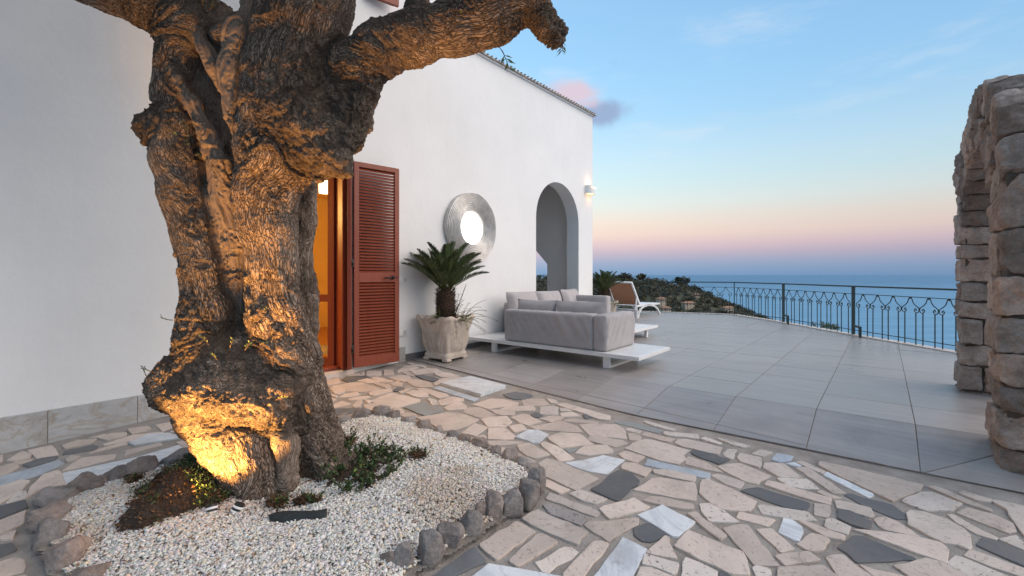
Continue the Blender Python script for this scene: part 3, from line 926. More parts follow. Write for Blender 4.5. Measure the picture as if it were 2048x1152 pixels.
def paving_stone(kind, px, lift=0.0):
    P = [on_paving(u, v, .004) for u, v in px]
    cc = sum(P, Vector()) / len(P); P = [p + (p - cc).normalized() * .0065 for p in P]
    area = sum(P[i].x * P[(i + 1) % len(P)].y - P[(i + 1) % len(P)].x * P[i].y for i in range(len(P)))
    if area < 0: P.reverse()
    c = sum(P, Vector()) / len(P)
    # break the outline: short uneven lengths, slightly chipped
    out = []
    size = max((p - c).length for p in P); step = max(.055, size * .22); jit = .002 if kind in 'wb' else .0045
    for i in range(len(P)):
        a, b = P[i], P[(i + 1) % len(P)]
        L = (b - a).length; nn = max(1, min(7, int(L / step)))
        nrm = Vector((b.y - a.y, a.x - b.x, 0)).normalized()
        for k in range(nn):
            q = a.lerp(b, (k + (random.uniform(-.2, .2) if k else 0)) / nn)
            if k: q = q + nrm * random.gauss(0, jit)
            elif len(P) < 9:      # knock the corner off a little
                pa, pb = P[i - 1], b
                t1 = (pa - a); t2 = (pb - a); e = min(.007 if kind not in 'wb' else .003, t1.length * .2, t2.length * .2)
                out.append(a + t1.normalized() * e); q = a + t2.normalized() * e
            out.append(q)
    tilt = Vector((random.gauss(0, .003), random.gauss(0, .003), 0)); lz = random.uniform(-.004, .004) + lift
    def h(p): return (p - c).dot(tilt) + lz
    k = len(out); e = .0022 if not lift else .002
    inn = [p + (c - p).normalized() * min(e * 1.6, (c - p).length * .2) + Vector((0, 0, h(p))) for p in out]
    mid = [p + Vector((0, 0, h(p) - e * .8)) for p in out]
    low = [p + Vector((0, 0, -.03)) for p in out]
    m = MB().add(inn + mid + low, [tuple(range(k))] + [(k + i, k + (i + 1) % k, (i + 1) % k, i) for i in range(k)] + [(2 * k + i, 2 * k + (i + 1) % k, k + (i + 1) % k, k + i) for i in range(k)])
    return m.build('paving_stone', SM[kind], paving, origin=c)
for kind, px in STONES: paving_stone(kind, px)
cover = paving_stone('w', [(881, 769), (941, 756), (1011, 774.5), (961, 792)], .022)
cover.name = 'inspection_cover'; cover['label'] = 'white marble inspection slab lying proud of the paving'

# ------------------------------------------------------------------ house
villa = thing('villa', 'white rendered villa with arched loggia opening and flat eaves', 'house', W0)
S_END, ZTOP, SD0, SD1, ZD = 5.27, 4.80, -2.22, -.86, 2.60
AS0, AS1, AZ = 3.085, 4.655, 2.295; AC, AR = (AS0 + AS1) / 2, (AS1 - AS0) / 2
TH = .30
w = MB()
def quad(s0, s1, z0, z1, n_=0.0, flip=False):
    vs = [HF(s0, n_, z0), HF(s1, n_, z0), HF(s1, n_, z1), HF(s0, n_, z1)]
    w.add(vs, [(3, 2, 1, 0) if not flip else (0, 1, 2, 3)])
SL = -8.0; ZB = -.45; ZUP = 7.6; SUP = .72
for n_, fl in ((0.0, False), (-TH, True)):
    quad(SL, SD0, ZB, ZTOP, n_, fl); quad(SD0, SD1, ZD, ZTOP, n_, fl); quad(SD1, AS0, ZB, ZTOP, n_, fl); quad(AS1, S_END, ZB, ZTOP, n_, fl)
    quad(SD0, SD1, ZB, .0, n_, fl)
    quad(SL, SUP, ZTOP, ZUP, n_, fl)
    K = 28
    for k in range(K):
        t0, t1 = math.pi * (1 - k / K), math.pi * (1 - (k + 1) / K)
        p0, p1 = (AC + AR * math.cos(t0), AZ + AR * math.sin(t0)), (AC + AR * math.cos(t1), AZ + AR * math.sin(t1))
        vs = [HF(p0[0], n_, p0[1]), HF(p1[0], n_, p1[1]), HF(p1[0], n_, ZTOP), HF(p0[0], n_, ZTOP)]
        w.add(vs, [(3, 2, 1, 0) if not fl else (0, 1, 2, 3)])
        if n_ == 0.0:
            w.add([HF(p0[0], 0, p0[1]), HF(p0[0], -TH, p0[1]), HF(p1[0], -TH, p1[1]), HF(p1[0], 0, p1[1])], [(0, 1, 2, 3)])
w.add([HF(AS1, 0, ZB), HF(AS1, -TH, ZB), HF(AS1, -TH, AZ), HF(AS1, 0, AZ)], [(0, 1, 2, 3)])
w.add([HF(AS0, 0, ZB), HF(AS0, -TH, ZB), HF(AS0, -TH, AZ), HF(AS0, 0, AZ)], [(3, 2, 1, 0)])
w.add([HF(SD1, 0, 0), HF(SD1, -TH, 0), HF(SD1, -TH, ZD), HF(SD1, 0, ZD)], [(0, 1, 2, 3)])
w.add([HF(SD0, 0, 0), HF(SD0, -TH, 0), HF(SD0, -TH, ZD), HF(SD0, 0, ZD)], [(3, 2, 1, 0)])
w.add([HF(SD0, 0, ZD), HF(SD1, 0, ZD), HF(SD1, -TH, ZD), HF(SD0, -TH, ZD)], [(3, 2, 1, 0)])
w.add([HF(SL, 0, ZTOP), HF(S_END, 0, ZTOP), HF(S_END, -TH, ZTOP), HF(SL, -TH, ZTOP)], [(0, 1, 2, 3)])
w.add([HF(SUP, 0, ZTOP), HF(SUP, -TH, ZTOP), HF(SUP, -TH, ZUP), HF(SUP, 0, ZUP)], [(0, 1, 2, 3)])
w.build('wall', PLASTER, villa)
# end wall of the loggia with its own opening, back wall and ceiling
m = MB()
m.box(HF, (S_END - TH, S_END), (-1.05, -TH), (ZB, ZTOP - .01))                       # pier at the corner
m.hexa([HF(S_END - TH, -5.2, 1.9), HF(S_END, -5.2, 1.9), HF(S_END, -1.05, 1.9), HF(S_END - TH, -1.05, 1.9),
        HF(S_END - TH, -5.2, ZTOP - .01), HF(S_END, -5.2, ZTOP - .01), HF(S_END, -1.05, ZTOP - .01), HF(S_END - TH, -1.05, ZTOP - .01)])
m.hexa([HF(S_END - TH, -1.5, 1.9), HF(S_END, -1.5, 1.9), HF(S_END, -1.05, 1.45), HF(S_END - TH, -1.05, 1.45),
        HF(S_END - TH, -1.5, 1.91), HF(S_END, -1.5, 1.91), HF(S_END, -1.05, 1.91), HF(S_END - TH, -1.05, 1.91)])
m.box(HF, (S_END - TH, S_END), (-5.2, -3.2), (ZB, 1.9))
m.box(HF, (1.6, S_END), (-5.5, -5.2), (ZB, ZTOP - .01))
m.box(HF, (1.6, 1.9), (-5.2, -TH), (ZB, ZTOP - .01))
m.build('loggia_wall', PLASTER, villa)
MB().box(HF, (1.6, S_END - .01), (-5.2, -.05), (3.55, 3.75)).build('loggia_ceiling', PLASTER, villa)
MB().box(HF, (SL, SUP), (-6, -5.7), (ZB, ZUP)).box(HF, (SL, SUP), (-6, -TH), (ZUP - .2, ZUP - .01)).build('upper_storey', PLASTER, villa)
# eaves: a thin course of roof tile ends
m = MB().box(HF, (SUP - .02, S_END + .06), (-5.6, .07), (ZTOP + .02, ZTOP + .04))
eave = m.build('eaves', ROOFTILE, villa)
for k in range(46):
    s_ = SUP + .02 + k * .1
    if s_ > S_END + .03: break
    MB().tube([HF(s_, -.4, ZTOP + .06), HF(s_, .09 + random.uniform(-.008, .008), ZTOP + .05)], .013, 7).build('roof_tile', ROOFTILE, eave, smooth=True)
MB().box(HF, (SUP - .02, S_END + .04), (-.03, .04), (ZTOP + .001, ZTOP + .019)).build('eaves_moulding', PLASTER, villa)
# plinth of marble slabs along the foot of the wall
pl = thing('plinth', 'grey veined marble plinth slabs at the foot of the villa wall', None, HF(0, 0, 0))
pl.parent = villa; pl.location = (0, 0, 0); del pl['label']
cuts = [-8, -6.3, -4.72, -3.48, -2.92, -2.26]
for a, b in zip(cuts[:-1], cuts[1:]):
    MB().box(HF, (a + .0015, b - .0015), (0.002, .022), (-.42, .125)).build('slab', MARBLE_PLINTH, pl, bevel=.002, seg=1)
MB().box(HF, (-.10, .0), (0.002, .02), (-.1, .2)).build('slab', MARBLE_PLINTH, pl)
for a, b in zip([.005, 1.2, 2.4], [1.195, 2.395, AS0 - .01]):
    MB().box(HF, (a, b), (.002, .014), (0, .095)).build('skirting', SKIRT, pl)
MB().box(HF, (AS1 + .01, S_END), (.002, .014), (0, .095)).build('skirting', SKIRT, pl)
# door: threshold, frame, folded leaf, inner glazed door, room behind
MB().box(HF, (SD0 - .05, SD1 + .05), (-TH, .06), (-.06, .03)).build('threshold', TRAV, villa, bevel=.004)
door = MB()
for s0, s1 in ((SD1 - .075, SD1 - .001), (SD0 + .001, SD0 + .075)):
    door.box(HF, (s0, s1), (-.16, .035), (.031, ZD - .002))
door.box(HF, (SD0 + .075, SD1 - .075), (-.16, .035), (ZD - .08, ZD - .002))
door.box(HF, (SD0 + .075, SD1 - .075), (-.16, -.05), (.031, .07))
frame_o = door.build('door_frame', REDWOOD, villa, bevel=.004)
for k, (n0, n1) in enumerate(((.036, .055), (.058, .075))):
    MB().box(HF, (SD1 - .06 + k * .025, SD1 - .02 + k * .025), (n0, n1), (.04, ZD - .03)).build('door_moulding', REDWOOD, frame_o)
# glazed inner door leaf, standing open into the room
io = HF(SD1 - .08, -.16, 0); dx = (A * -.42 - B * .91).normalized(); IFR = frame(io, dx, Vector((dx.y, -dx.x, 0)))
leaf = MB(); LW = .6
leaf.box(IFR, (0, .09), (-.025, .025), (.04, ZD - .09)).box(IFR, (LW - .09, LW), (-.025, .025), (.04, ZD - .09))
leaf.box(IFR, (.09, LW - .09), (-.025, .025), (.04, .16)).box(IFR, (.09, LW - .09), (-.025, .025), (ZD - .19, ZD - .09)).box(IFR, (.09, LW - .09), (-.025, .025), (.86, .95))
lf = leaf.build('inner_door', REDWOOD, villa, bevel=.004)
MB().box(IFR, (.09, LW - .09), (-.004, .004), (.16, .86)).build('pane', GLASS, lf)
MB().box(IFR, (.09, LW - .09), (-.004, .004), (.95, ZD - .19)).build('pane', GLASS, lf)
MB().tube([IFR(.55, .03, 1.05), IFR(.55, .07, 1.05), IFR(.43, .07, 1.05)], .009, 6).build('handle', BLACK, lf)
room = MB()
RS0, RS1, RN = -5.2, 1.4, -4.6
room.box(HF, (RS0, RS1), (RN - .1, RN), (0, 2.9)).box(HF, (RS0 - .1, RS0), (RN, -TH), (0, 2.9)).box(HF, (RS1, RS1 + .1), (RN, -TH), (0, 2.9))
room.box(HF, (RS0, RS1), (RN, -TH), (2.9, 3.0))
room.build('interior_wall', CREAM, villa)
MB().box(HF, (RS0, RS1), (RN, -TH), (-.1, .02)).build('interior_floor', INFLOOR, villa)
MB().box(HF, (-3.2, -1.9), (RN + .02, RN + .45), (.02, .8)).box(HF, (-3.3, -1.8), (RN + .02, RN + .5), (.8, .84)).build('sideboard', REDWOOD, villa, bevel=.006)
lp = at(648, 374, 8.0)
MB().lathe(frame(lp, A, B), [(0, .11), (.075, .11), (.085, 0), (.08, -.11), (0, -.11)], 16).build('interior_lamp', GLOWIN, villa, smooth=True)
MB().tube([lp + Vector((0, 0, .11)), Vector((lp.x, lp.y, 2.9))], .008, 6).build('lamp_cord', BLACK, villa)
pl_ = bpy.data.lights.new('interior light', 'POINT'); pl_.energy = 230; pl_.color = (1, .58, .16); pl_.shadow_soft_size = .2
po = bpy.data.objects.new('interior_light', pl_); COL.objects.link(po); po.location = HF(-2.4, -2.3, 2.3)

# louvred shutter leaf standing open
def shutter(root, o, ex, W, z0, z1, mid=None, hand=True):
    ey = Vector((ex.y, -ex.x, 0)); fr = frame((o.x, o.y, 0), ex, ey); T = .022
    m = MB(); st = .062
    m.box(fr, (0, st), (-T, T), (z0, z1)).box(fr, (W - st, W), (-T, T), (z0, z1))
    rails = [(z0, z0 + .11), (z1 - .06, z1)] + ([(mid - .06, mid + .06)] if mid else [])
    for a, b in rails: m.box(fr, (st, W - st), (-T, T), (a, b))
    body = m.build('stile_frame', REDWOOD, root, bevel=.003)
    spans = [(z0 + .11, mid - .06), (mid + .06, z1 - .06)] if mid else [(z0 + .11, z1 - .06)]
    proto = None
    for a, b in spans:
        n_ = int((b - a) / .0385); st_ = (b - a) / n_
        for k in range(n_):
            z = a + st_ * (k + .5)
            if proto is None:
                c = fr(W / 2, 0, z)
                mm = MB().hexa([fr(st - .004, .018, z - .019), fr(W - st + .004, .018, z - .019), fr(W - st + .004, -.018, z + .012), fr(st - .004, -.018, z + .012),
                                fr(st - .004, .020, z - .012), fr(W - st + .004, .020, z - .012), fr(W - st + .004, -.016, z + .019), fr(st - .004, -.016, z + .019)])
                proto = mm.build('slat', REDWOOD, root, origin=c); base = proto.location.copy(); z_0 = z
            else: clone(proto, root, base + Vector((0, 0, z - z_0)))
    if hand:
        h = MB().lathe(frame(fr(W - .10, T, mid), ex, Vector((0, 0, 1)), ey), [(0, .0), (.026, 0), (.026, .012), (.012, .018), (.012, .05), (0, .05)], 12)
        h.tube([fr(W - .10, T + .045, mid), fr(W - .17, T + .05, mid), fr(W - .235, T + .045, mid - .004)], [.011, .01, .008], 8)
        h.build('handle', BLACK, root, smooth=True)
        MB().lathe(frame(fr(W - .035, T + .0, mid), ex, Vector((0, 0, 1)), ey), [(0, .006), (.011, .006), (.012, 0)], 10).build('keyhole', BLACK, root)
    return fr
hinge = at(707, 735, 5.63); outer = at(797, 722, 6.05)
ex = Vector((outer.x - hinge.x, outer.y - hinge.y, 0)); SW = ex.length; ex.normalize()
sh = thing('shutter', 'tall red brown louvred shutter leaf standing open beside the doorway', 'shutter', (hinge.x, hinge.y, .05))
sfr = shutter(sh, hinge, ex, SW, .05, 2.60, 1.16)
for z in (.28, 1.34):
    MB().box(sfr, (-.055, -.005), (.0, .03), (z - .05, z + .05)).tube([sfr(-.03, .03, z - .03), sfr(-.03, .055, z), sfr(-.07, .06, z + .05)], .012, 6).build('hinge', BLACK, sh, bevel=.003)
# second leaf folded back on edge in front of the frame
s2 = thing('shutter', 'narrow folded shutter leaf seen edge-on between doorway and open shutter', 'shutter', (hinge.x, hinge.y, .05))
o2 = hinge - ex * .045 + Vector((ex.y, -ex.x, 0)) * -.01
MB().box(frame((o2.x, o2.y, 0), (A * .55 - B * .83).normalized(), (A * .83 + B * .55).normalized()), (-.12, .0), (-.022, .022), (.05, 2.6)).build('stile_frame', REDWOOD, s2, bevel=.004)
o3 = hinge - ex * .11
MB().box(frame((o3.x, o3.y, 0), A, B), (-.03, .03), (-.06, .0), (.05, 2.6)).build('hinge_post', REDWOOD, s2, bevel=.004)
# bottom corner of an upstairs shutter at the top of the picture
ou = HF(-.62, .08, 0); s3 = thing('shutter', 'bottom corner of an upstairs red brown shutter, top of picture', 'shutter', HF(-.62, .08, 4.74))
shutter(s3, ou, (A * .97 + B * .22).normalized(), .40, 4.74, 6.0, None, False)
MB().box(HF, (-.66, -.56), (.005, .11), (4.78, 4.84)).build('hinge', BLACK, s3, bevel=.004)
# two outlet boxes
for z, lab in ((1.13, 'upper grey wall socket box beside the open shutter'), (.40, 'lower grey wall socket box beside the open shutter')):
    s_ = -.01
    T = thing('socket_box', lab, 'socket', HF(s_, .002, z), 'socket boxes by the shutter')
    MB().box(HF, (s_ - .10, s_ + .035), (.002, .03), (z - .045, z + .045)).build('housing', LAMPWHITE, T, bevel=.005)
    MB().box(HF, (s_ - .03, s_ + .022), (.031, .036), (z - .03, z + .028)).build('cover', SWITCH, T)

# round framed mirror, its bright sky reflection given as a glowing pane
mc = HF(1.29, 0, 1.947); mf = frame(mc, A, Vector((0, 0, 1)), B)
mir = thing('round_mirror', 'large round mirror with ribbed silver frame on the white wall', 'mirror', mc)
prof = [(.262, .03)]
for k in range(11):
    r0 = .268 + k * .0268
    for j in range(5):
        t_ = j / 5; prof.append((r0 + .0268 * t_, .055 + .022 * math.sin(math.pi * (r0 - .26) / .3) + .019 * math.sin(math.pi * t_)))
prof += [(.565, .04), (.562, .0)]
b0 = MB(); n_ = 72
for r_, z_ in prof:
    for k in range(n_):
        t_ = 2 * math.pi * k / n_; wv = 1 + .012 * math.sin(3 * t_ + r_ * 9) * (r_ / .56) + .006 * math.sin(7 * t_ + r_ * 20)
        b0.v.append(tuple(mf(r_ * wv * math.cos(t_), r_ * wv * math.sin(t_), z_)))
for i in range(len(prof) - 1):
    for k in range(n_): b0.f.append((i * n_ + k, i * n_ + (k + 1) % n_, (i + 1) * n_ + (k + 1) % n_, (i + 1) * n_ + k))
b0.build('frame', SILVER, mir, smooth=True)
MB().add([mf(.266 * math.cos(2 * math.pi * k / 48), .266 * math.sin(2 * math.pi * k / 48), .034) for k in range(48)], [tuple(range(48))]).build('pane', MIRRORGLOW, mir)

# wall lamp at the corner
lc = at(1175, 381, 10.25); s_l = (lc - W0).dot(A); zl = lc.z
lamp = thing('wall_lamp', 'white half-round wall lamp glowing up and down at the villa corner', 'lamp', HF(s_l, 0, zl))
m = MB(); K = 14
for z_ in (-.09, .09):
    for k in range(K + 1):
        t_ = math.pi * k / K; m.v.append(tuple(HF(s_l + .16 * math.cos(t_), .004 + .14 * math.sin(t_), zl + z_)))
for k in range(K): m.f.append((k + 1, k, K + 1 + k, K + 2 + k))
m.build('shade', LAMPWHITE, lamp, smooth=True)
for z_ in (-.085, .085):
    MB().add([HF(s_l + .125 * math.cos(math.pi * k / K), .006 + .115 * math.sin(math.pi * k / K), zl + z_) for k in range(K + 1)], [tuple(range(K + 1))]).build('diffuser', GLOW, lamp)
MB().box(HF, (s_l - .10, s_l + .10), (.141, .147), (zl + .03, zl + .055)).build('slot', GLOW, lamp)
for z_, rot in ((.2, 0), (-.2, 0)):
    pl_ = bpy.data.lights.new('wall lamp light', 'POINT'); pl_.energy = .3; pl_.color = (1, .52, .17); pl_.shadow_soft_size = .05
    po = bpy.data.objects.new('wall_lamp_light', pl_); COL.objects.link(po); po.location = HF(s_l, .1, zl + z_)

# ------------------------------------------------------------------ railing
rail = thing('railing', 'dark green wrought iron railing with scroll panels round the terrace edge', 'railing', (6.66, 8.88, 0))
k_w = [Vector((x, y, 0)) for x, y in RAIL]
kerb = MB()
for i in range(2, len(k_w) - 1):
    a, b = k_w[i], k_w[i + 1]; d = (b - a).normalized(); nn = Vector((d.y, -d.x, 0))
    kerb.hexa([a - nn * .09 + Vector((0, 0, -.3)), a + nn * .10 + Vector((0, 0, -.3)), b + nn * .10 + Vector((0, 0, -.3)), b - nn * .09 + Vector((0, 0, -.3)),
               a - nn * .09 + Vector((0, 0, .035)), a + nn * .10 + Vector((0, 0, .035)), b + nn * .10 + Vector((0, 0, .035)), b - nn * .09 + Vector((0, 0, .035))])
kb = kerb.build('kerb', TRAVP); kb['kind'] = 'structure'; kb['label'] = 'pale stone kerb under the terrace railing'
def scroll_side(sgn, W):
    pts = [(sgn * .012, .800), (sgn * .030, .795), (sgn * .036, .775), (sgn * .05, .735), (sgn * .085, .695), (sgn * W * .47, .645), (sgn * W * .485, .605), (sgn * W * .43, .572), (sgn * W * .33, .565), (sgn * W * .245, .585), (sgn * W * .225, .615), (sgn * W * .28, .637), (sgn * W * .335, .625), (sgn * W * .335, .605), (sgn * W * .30, .603)]
    return pts
lyre_me = None; bar_me = None
for i in range(3, 9):
    a, b = k_w[i], k_w[i + 1]; d = (b - a); L = d.length; d.normalize(); nn = Vector((-d.y, d.x, 0)); fr = frame(a, d, nn)
    thick = i in (3, 4, 5)
    pw = .023 if i in (3, 4, 5) else .013
    if i == 6: pw = .013
    MB().box(fr, (-pw, pw), (-pw, pw), (.0, .955)).build('post', GREENIRON, rail, bevel=.003)
    MB().box(fr, (-.01, L + .01), (-.027, .027), (.956, .984)).build('top_rail', GREENIRON, rail)
    MB().box(fr, (pw, L - pw), (-.006, .006), (.818, .830)).build('mid_rail', GREENIRON, rail)
    MB().box(fr, (pw, L - pw), (-.006, .006), (.115, .127)).build('bottom_rail', GREENIRON, rail)
    n_ = 7; mg = .05; W = (L - 2 * mg - 2 * pw) / n_
    for k in range(n_):
        x0 = mg + pw + W * (k + .5)
        m = MB().box(fr, (x0 - .017, x0 + .017), (-.012, .012), (.792, .828))
        for sg in (-1, 1):
            m.tube([fr(x0 + x, 0, z) for x, z in scroll_side(sg, W)], .008, 5)
        m.build('scroll', GREENIRON, rail)
        for sg in (-1, 1):
            MB().box(fr, (x0 + sg * W * .31 - .006, x0 + sg * W * .31 + .006), (-.006, .006), (.036, .568)).build('baluster', GREENIRON, rail)
    if i in (4, 5):
        e = nn if (Vector((0, 0, 0)) - a).dot(nn) > 0 else -nn
        q = (e * .16 - d * .42).normalized()
        f2 = frame(a, q, Vector((q.y, -q.x, 0)))
        MB().box(f2, (.0, .40), (-.018, .018), (.19, .225)).box(f2, (.365, .40), (-.018, .018), (TOPZ, .19)).build('brace', GREENIRON, rail)

# dry bushes growing up outside the railing
for i, (u, v, D, lab) in enumerate([(1770, 690, 7.95, 'dry brown bush outside the railing beside the right brace'), (1735, 684, 8.4, 'small dry tuft outside the railing at the right-hand post'), (1640, 652, 10.3, 'low green bush outside the railing between the two thick posts')]):
    p = at(u, v, D); p.x += .25
    T = thing('bush', lab, 'bush', (p.x, p.y, -.6), 'bushes outside the railing')
    cs = np.array([[p.x, p.y, p.z - .02]]) + np.random.default_rng(i).normal(size=(9, 3)) * (.09, .16, .03)
    q_, f_, c_ = leafcloud(cs, np.full(9, .09), 60, .013, 70 + i)
    np_mesh('foliage', q_, f_, DRY if i < 2 else OLIVELEAF, T, color=c_ * 1.4)
    m = MB()
    for c in cs: m.tube([(p.x, p.y, -.6), (c[0], c[1], c[2])], [.008, .003], 5)
    m.build('stem', PALMTRUNK, T)

# ------------------------------------------------------------------ stone archway
N0 = Vector((3.23, 3.02, 0)); AF = frame(N0, A, B)
arch = thing('stone_archway', 'rough stone archway of squared rubble at the right edge', 'archway', N0)
PN, S1, S2, AT = .42, 1.985, 2.42, .56
SPR = 1.50; ac = (PN + S1) / 2; ar = (S1 - PN) / 2
def soffit(t): return ac + ar * math.cos(t), SPR + ar * .98 * math.sin(t)
def extra(t):
    n_ = 2.7; c, s = math.cos(t), math.sin(t)
    a_, b_ = (S2 - ac if c > 0 else ac), 1.27
    return ac + a_ * math.copysign(abs(c) ** (2 / n_), c), SPR + b_ * abs(s) ** (2 / n_)
core = MB()
zb0 = -.22
IN = .045
core.box(AF, (IN, PN - IN), (IN, AT - IN), (zb0, SPR)).box(AF, (S1 + IN, S2 - IN), (IN, AT - IN), (zb0, SPR))
K = 20
for k in range(K):
    t0, t1 = math.pi * (1 - k / K), math.pi * (1 - (k + 1) / K)
    pp = []
    for t in (t0, t1):
        i_, e_ = soffit(t), extra(t)
        v_ = Vector((e_[0] - i_[0], e_[1] - i_[1])); v_.normalize()
        pp.append((i_[0] + v_.x * IN, i_[1] + v_.y * IN, e_[0] - v_.x * IN, e_[1] - v_.y * IN))
    (a0, b0_, c0, d0), (a1, b1_, c1, d1) = pp
    core.hexa([AF(a0, IN, b0_), AF(a1, IN, b1_), AF(a1, AT - IN, b1_), AF(a0, AT - IN, b0_), AF(c0, IN, d0), AF(c1, IN, d1), AF(c1, AT - IN, d1), AF(c0, AT - IN, d0)])
core.build('mortar_core', ARCHMORTAR, arch)
def rough_hex(corners, n=6, gap=.009, rough=.014, seed=0):
    C = np.array([tuple(c) for c in corners]); cen = C.mean(0)
    pts = {}; K_ = []; Fq = []
    def P(u, v, w):
        key = (u, v, w)
        if key not in pts: pts[key] = len(K_); K_.append(key)
        return pts[key]
    for i in range(n):
        for j in range(n):
            a0, a1, b0_, b1_ = i, i + 1, j, j + 1
            Fq += [[P(a0, b0_, 0), P(a0, b1_, 0), P(a1, b1_, 0), P(a1, b0_, 0)], [P(a0, b0_, n), P(a1, b0_, n), P(a1, b1_, n), P(a0, b1_, n)],
                   [P(a0, 0, b0_), P(a1, 0, b0_), P(a1, 0, b1_), P(a0, 0, b1_)], [P(a0, n, b0_), P(a0, n, b1_), P(a1, n, b1_), P(a1, n, b0_)],
                   [P(0, a0, b0_), P(0, a0, b1_), P(0, a1, b1_), P(0, a1, b0_)], [P(n, a0, b0_), P(n, a1, b0_), P(n, a1, b1_), P(n, a0, b1_)]]
    # pull the corners in a little for worn blocks, then map into the eight corners
    q = np.array(K_, float) / n * 2 - 1; mx = np.abs(q).max(1, keepdims=True)
    q = q / ((np.abs(q) ** 16).sum(1, keepdims=True) ** (1 / 16)) * mx; q = (q + 1) / 2
    u2, v2, w2 = q[:, :1], q[:, 1:2], q[:, 2:]
    b = (C[0] * (1 - u2) + C[1] * u2) * (1 - v2) + (C[3] * (1 - u2) + C[2] * u2) * v2
    t = (C[4] * (1 - u2) + C[5] * u2) * (1 - v2) + (C[7] * (1 - u2) + C[6] * u2) * v2
    V = b * (1 - w2) + t * w2; d = cen - V; V = V + d / np.linalg.norm(d, axis=1, keepdims=True) * gap
    d = V - cen; L = np.linalg.norm(d, axis=1, keepdims=True)
    nz_ = fbm(V * 6 + seed * 3.1, 3, seed)[:, None] * 1.5 + fbm(V * 21 + seed, 3, seed + 5)[:, None] * 1.1
    gg = np.random.default_rng(seed)
    for k in range(7):          # broken faces
        dd = gg.normal(size=3); dd /= np.linalg.norm(dd); pr = d @ dd; hh = pr.max() * gg.uniform(.82, .97); d = d - np.clip(pr - hh, 0, None)[:, None] * dd * .8
    V = cen + d; L = np.linalg.norm(d, axis=1, keepdims=True)
    V = V + d / L * nz_ * rough * 1.5 + np.stack([fbm(V * 9 + 5 + k * 7, 2, seed + k) for k in range(3)], 1) * rough * .7
    return V, Fq
sid = 0
def astone(corners, n=13, rough=.012):
    global sid
    sid += 1
    V_, F_ = rough_hex(corners, n, .013, rough, sid)
    c = Vector(V_.mean(0)); m = MB().add([tuple(p) for p in V_], F_)
    return m.build('stone', ARCHSTONE, arch, smooth=False, origin=c)
for s0, s1, near in ((0, PN, True), (S1, S2, False)):
    z = zb0 + .04; row = 0
    while z < SPR - .06:
        h_ = random.uniform(.17, .26)
        if z + h_ > SPR - .1: h_ = SPR - z
        sp = AT * random.uniform(.36, .64) if row % 2 == 0 else AT * random.choice([.3, .7])
        for t0, t1 in ((0, sp), (sp, AT)):
            o_ = [random.uniform(-.012, .018) for _ in range(4)]
            parts_ = [(s0, s1)]
            if random.random() < .45: ms = s0 + (s1 - s0) * random.uniform(.4, .6); parts_ = [(s0, ms), (ms, s1)]
            for q0, q1 in parts_:
                e0 = o_[0] if q0 == s0 else 0; e1 = o_[1] if q1 == s1 else 0
                l0 = o_[2] if t0 == 0 else 0; l1 = o_[3] if t1 == AT else 0
                astone([AF(q0 - e0, t0 - l0, z), AF(q1 + e1, t0 - l0, z), AF(q1 + e1, t1 + l1, z), AF(q0 - e0, t1 + l1, z),
                        AF(q0 - e0, t0 - l0, z + h_), AF(q1 + e1, t0 - l0, z + h_), AF(q1 + e1, t1 + l1, z + h_), AF(q0 - e0, t1 + l1, z + h_)])
        z += h_; row += 1
K = 15; ts = [math.pi * (1 - k / K) for k in range(K + 1)]
for k in range(K):
    sp = AT * random.uniform(.35, .65); t0, t1 = ts[k], ts[k + 1]
    for q0, q1 in ((0, sp), (sp, AT)):
        tb = (t0 + t1) / 2
        segs = [(0, 1)]
        i0, e0, i1, e1 = soffit(t0), extra(t0), soffit(t1), extra(t1)
        if math.hypot(e0[0] - i0[0], e0[1] - i0[1]) > .52 or random.random() < .35: segs = [(0, .5), (.5, 1)]
        for f0, f1 in segs:
            def L2(i_, e_, f): return (i_[0] + (e_[0] - i_[0]) * f, i_[1] + (e_[1] - i_[1]) * f)
            c00, c10, c01, c11 = L2(i0, e0, f0), L2(i1, e1, f0), L2(i0, e0, f1), L2(i1, e1, f1)
            l0 = random.uniform(-.01, .02) if q0 == 0 else 0; l1 = random.uniform(-.01, .02) if q1 == AT else 0
            astone([AF(c00[0], q0 - l0, c00[1]), AF(c10[0], q0 - l0, c10[1]), AF(c10[0], q1 + l1, c10[1]), AF(c00[0], q1 + l1, c00[1]),
                    AF(c01[0], q0 - l0, c01[1]), AF(c11[0], q0 - l0, c11[1]), AF(c11[0], q1 + l1, c11[1]), AF(c01[0], q1 + l1, c01[1])], 12, .013)

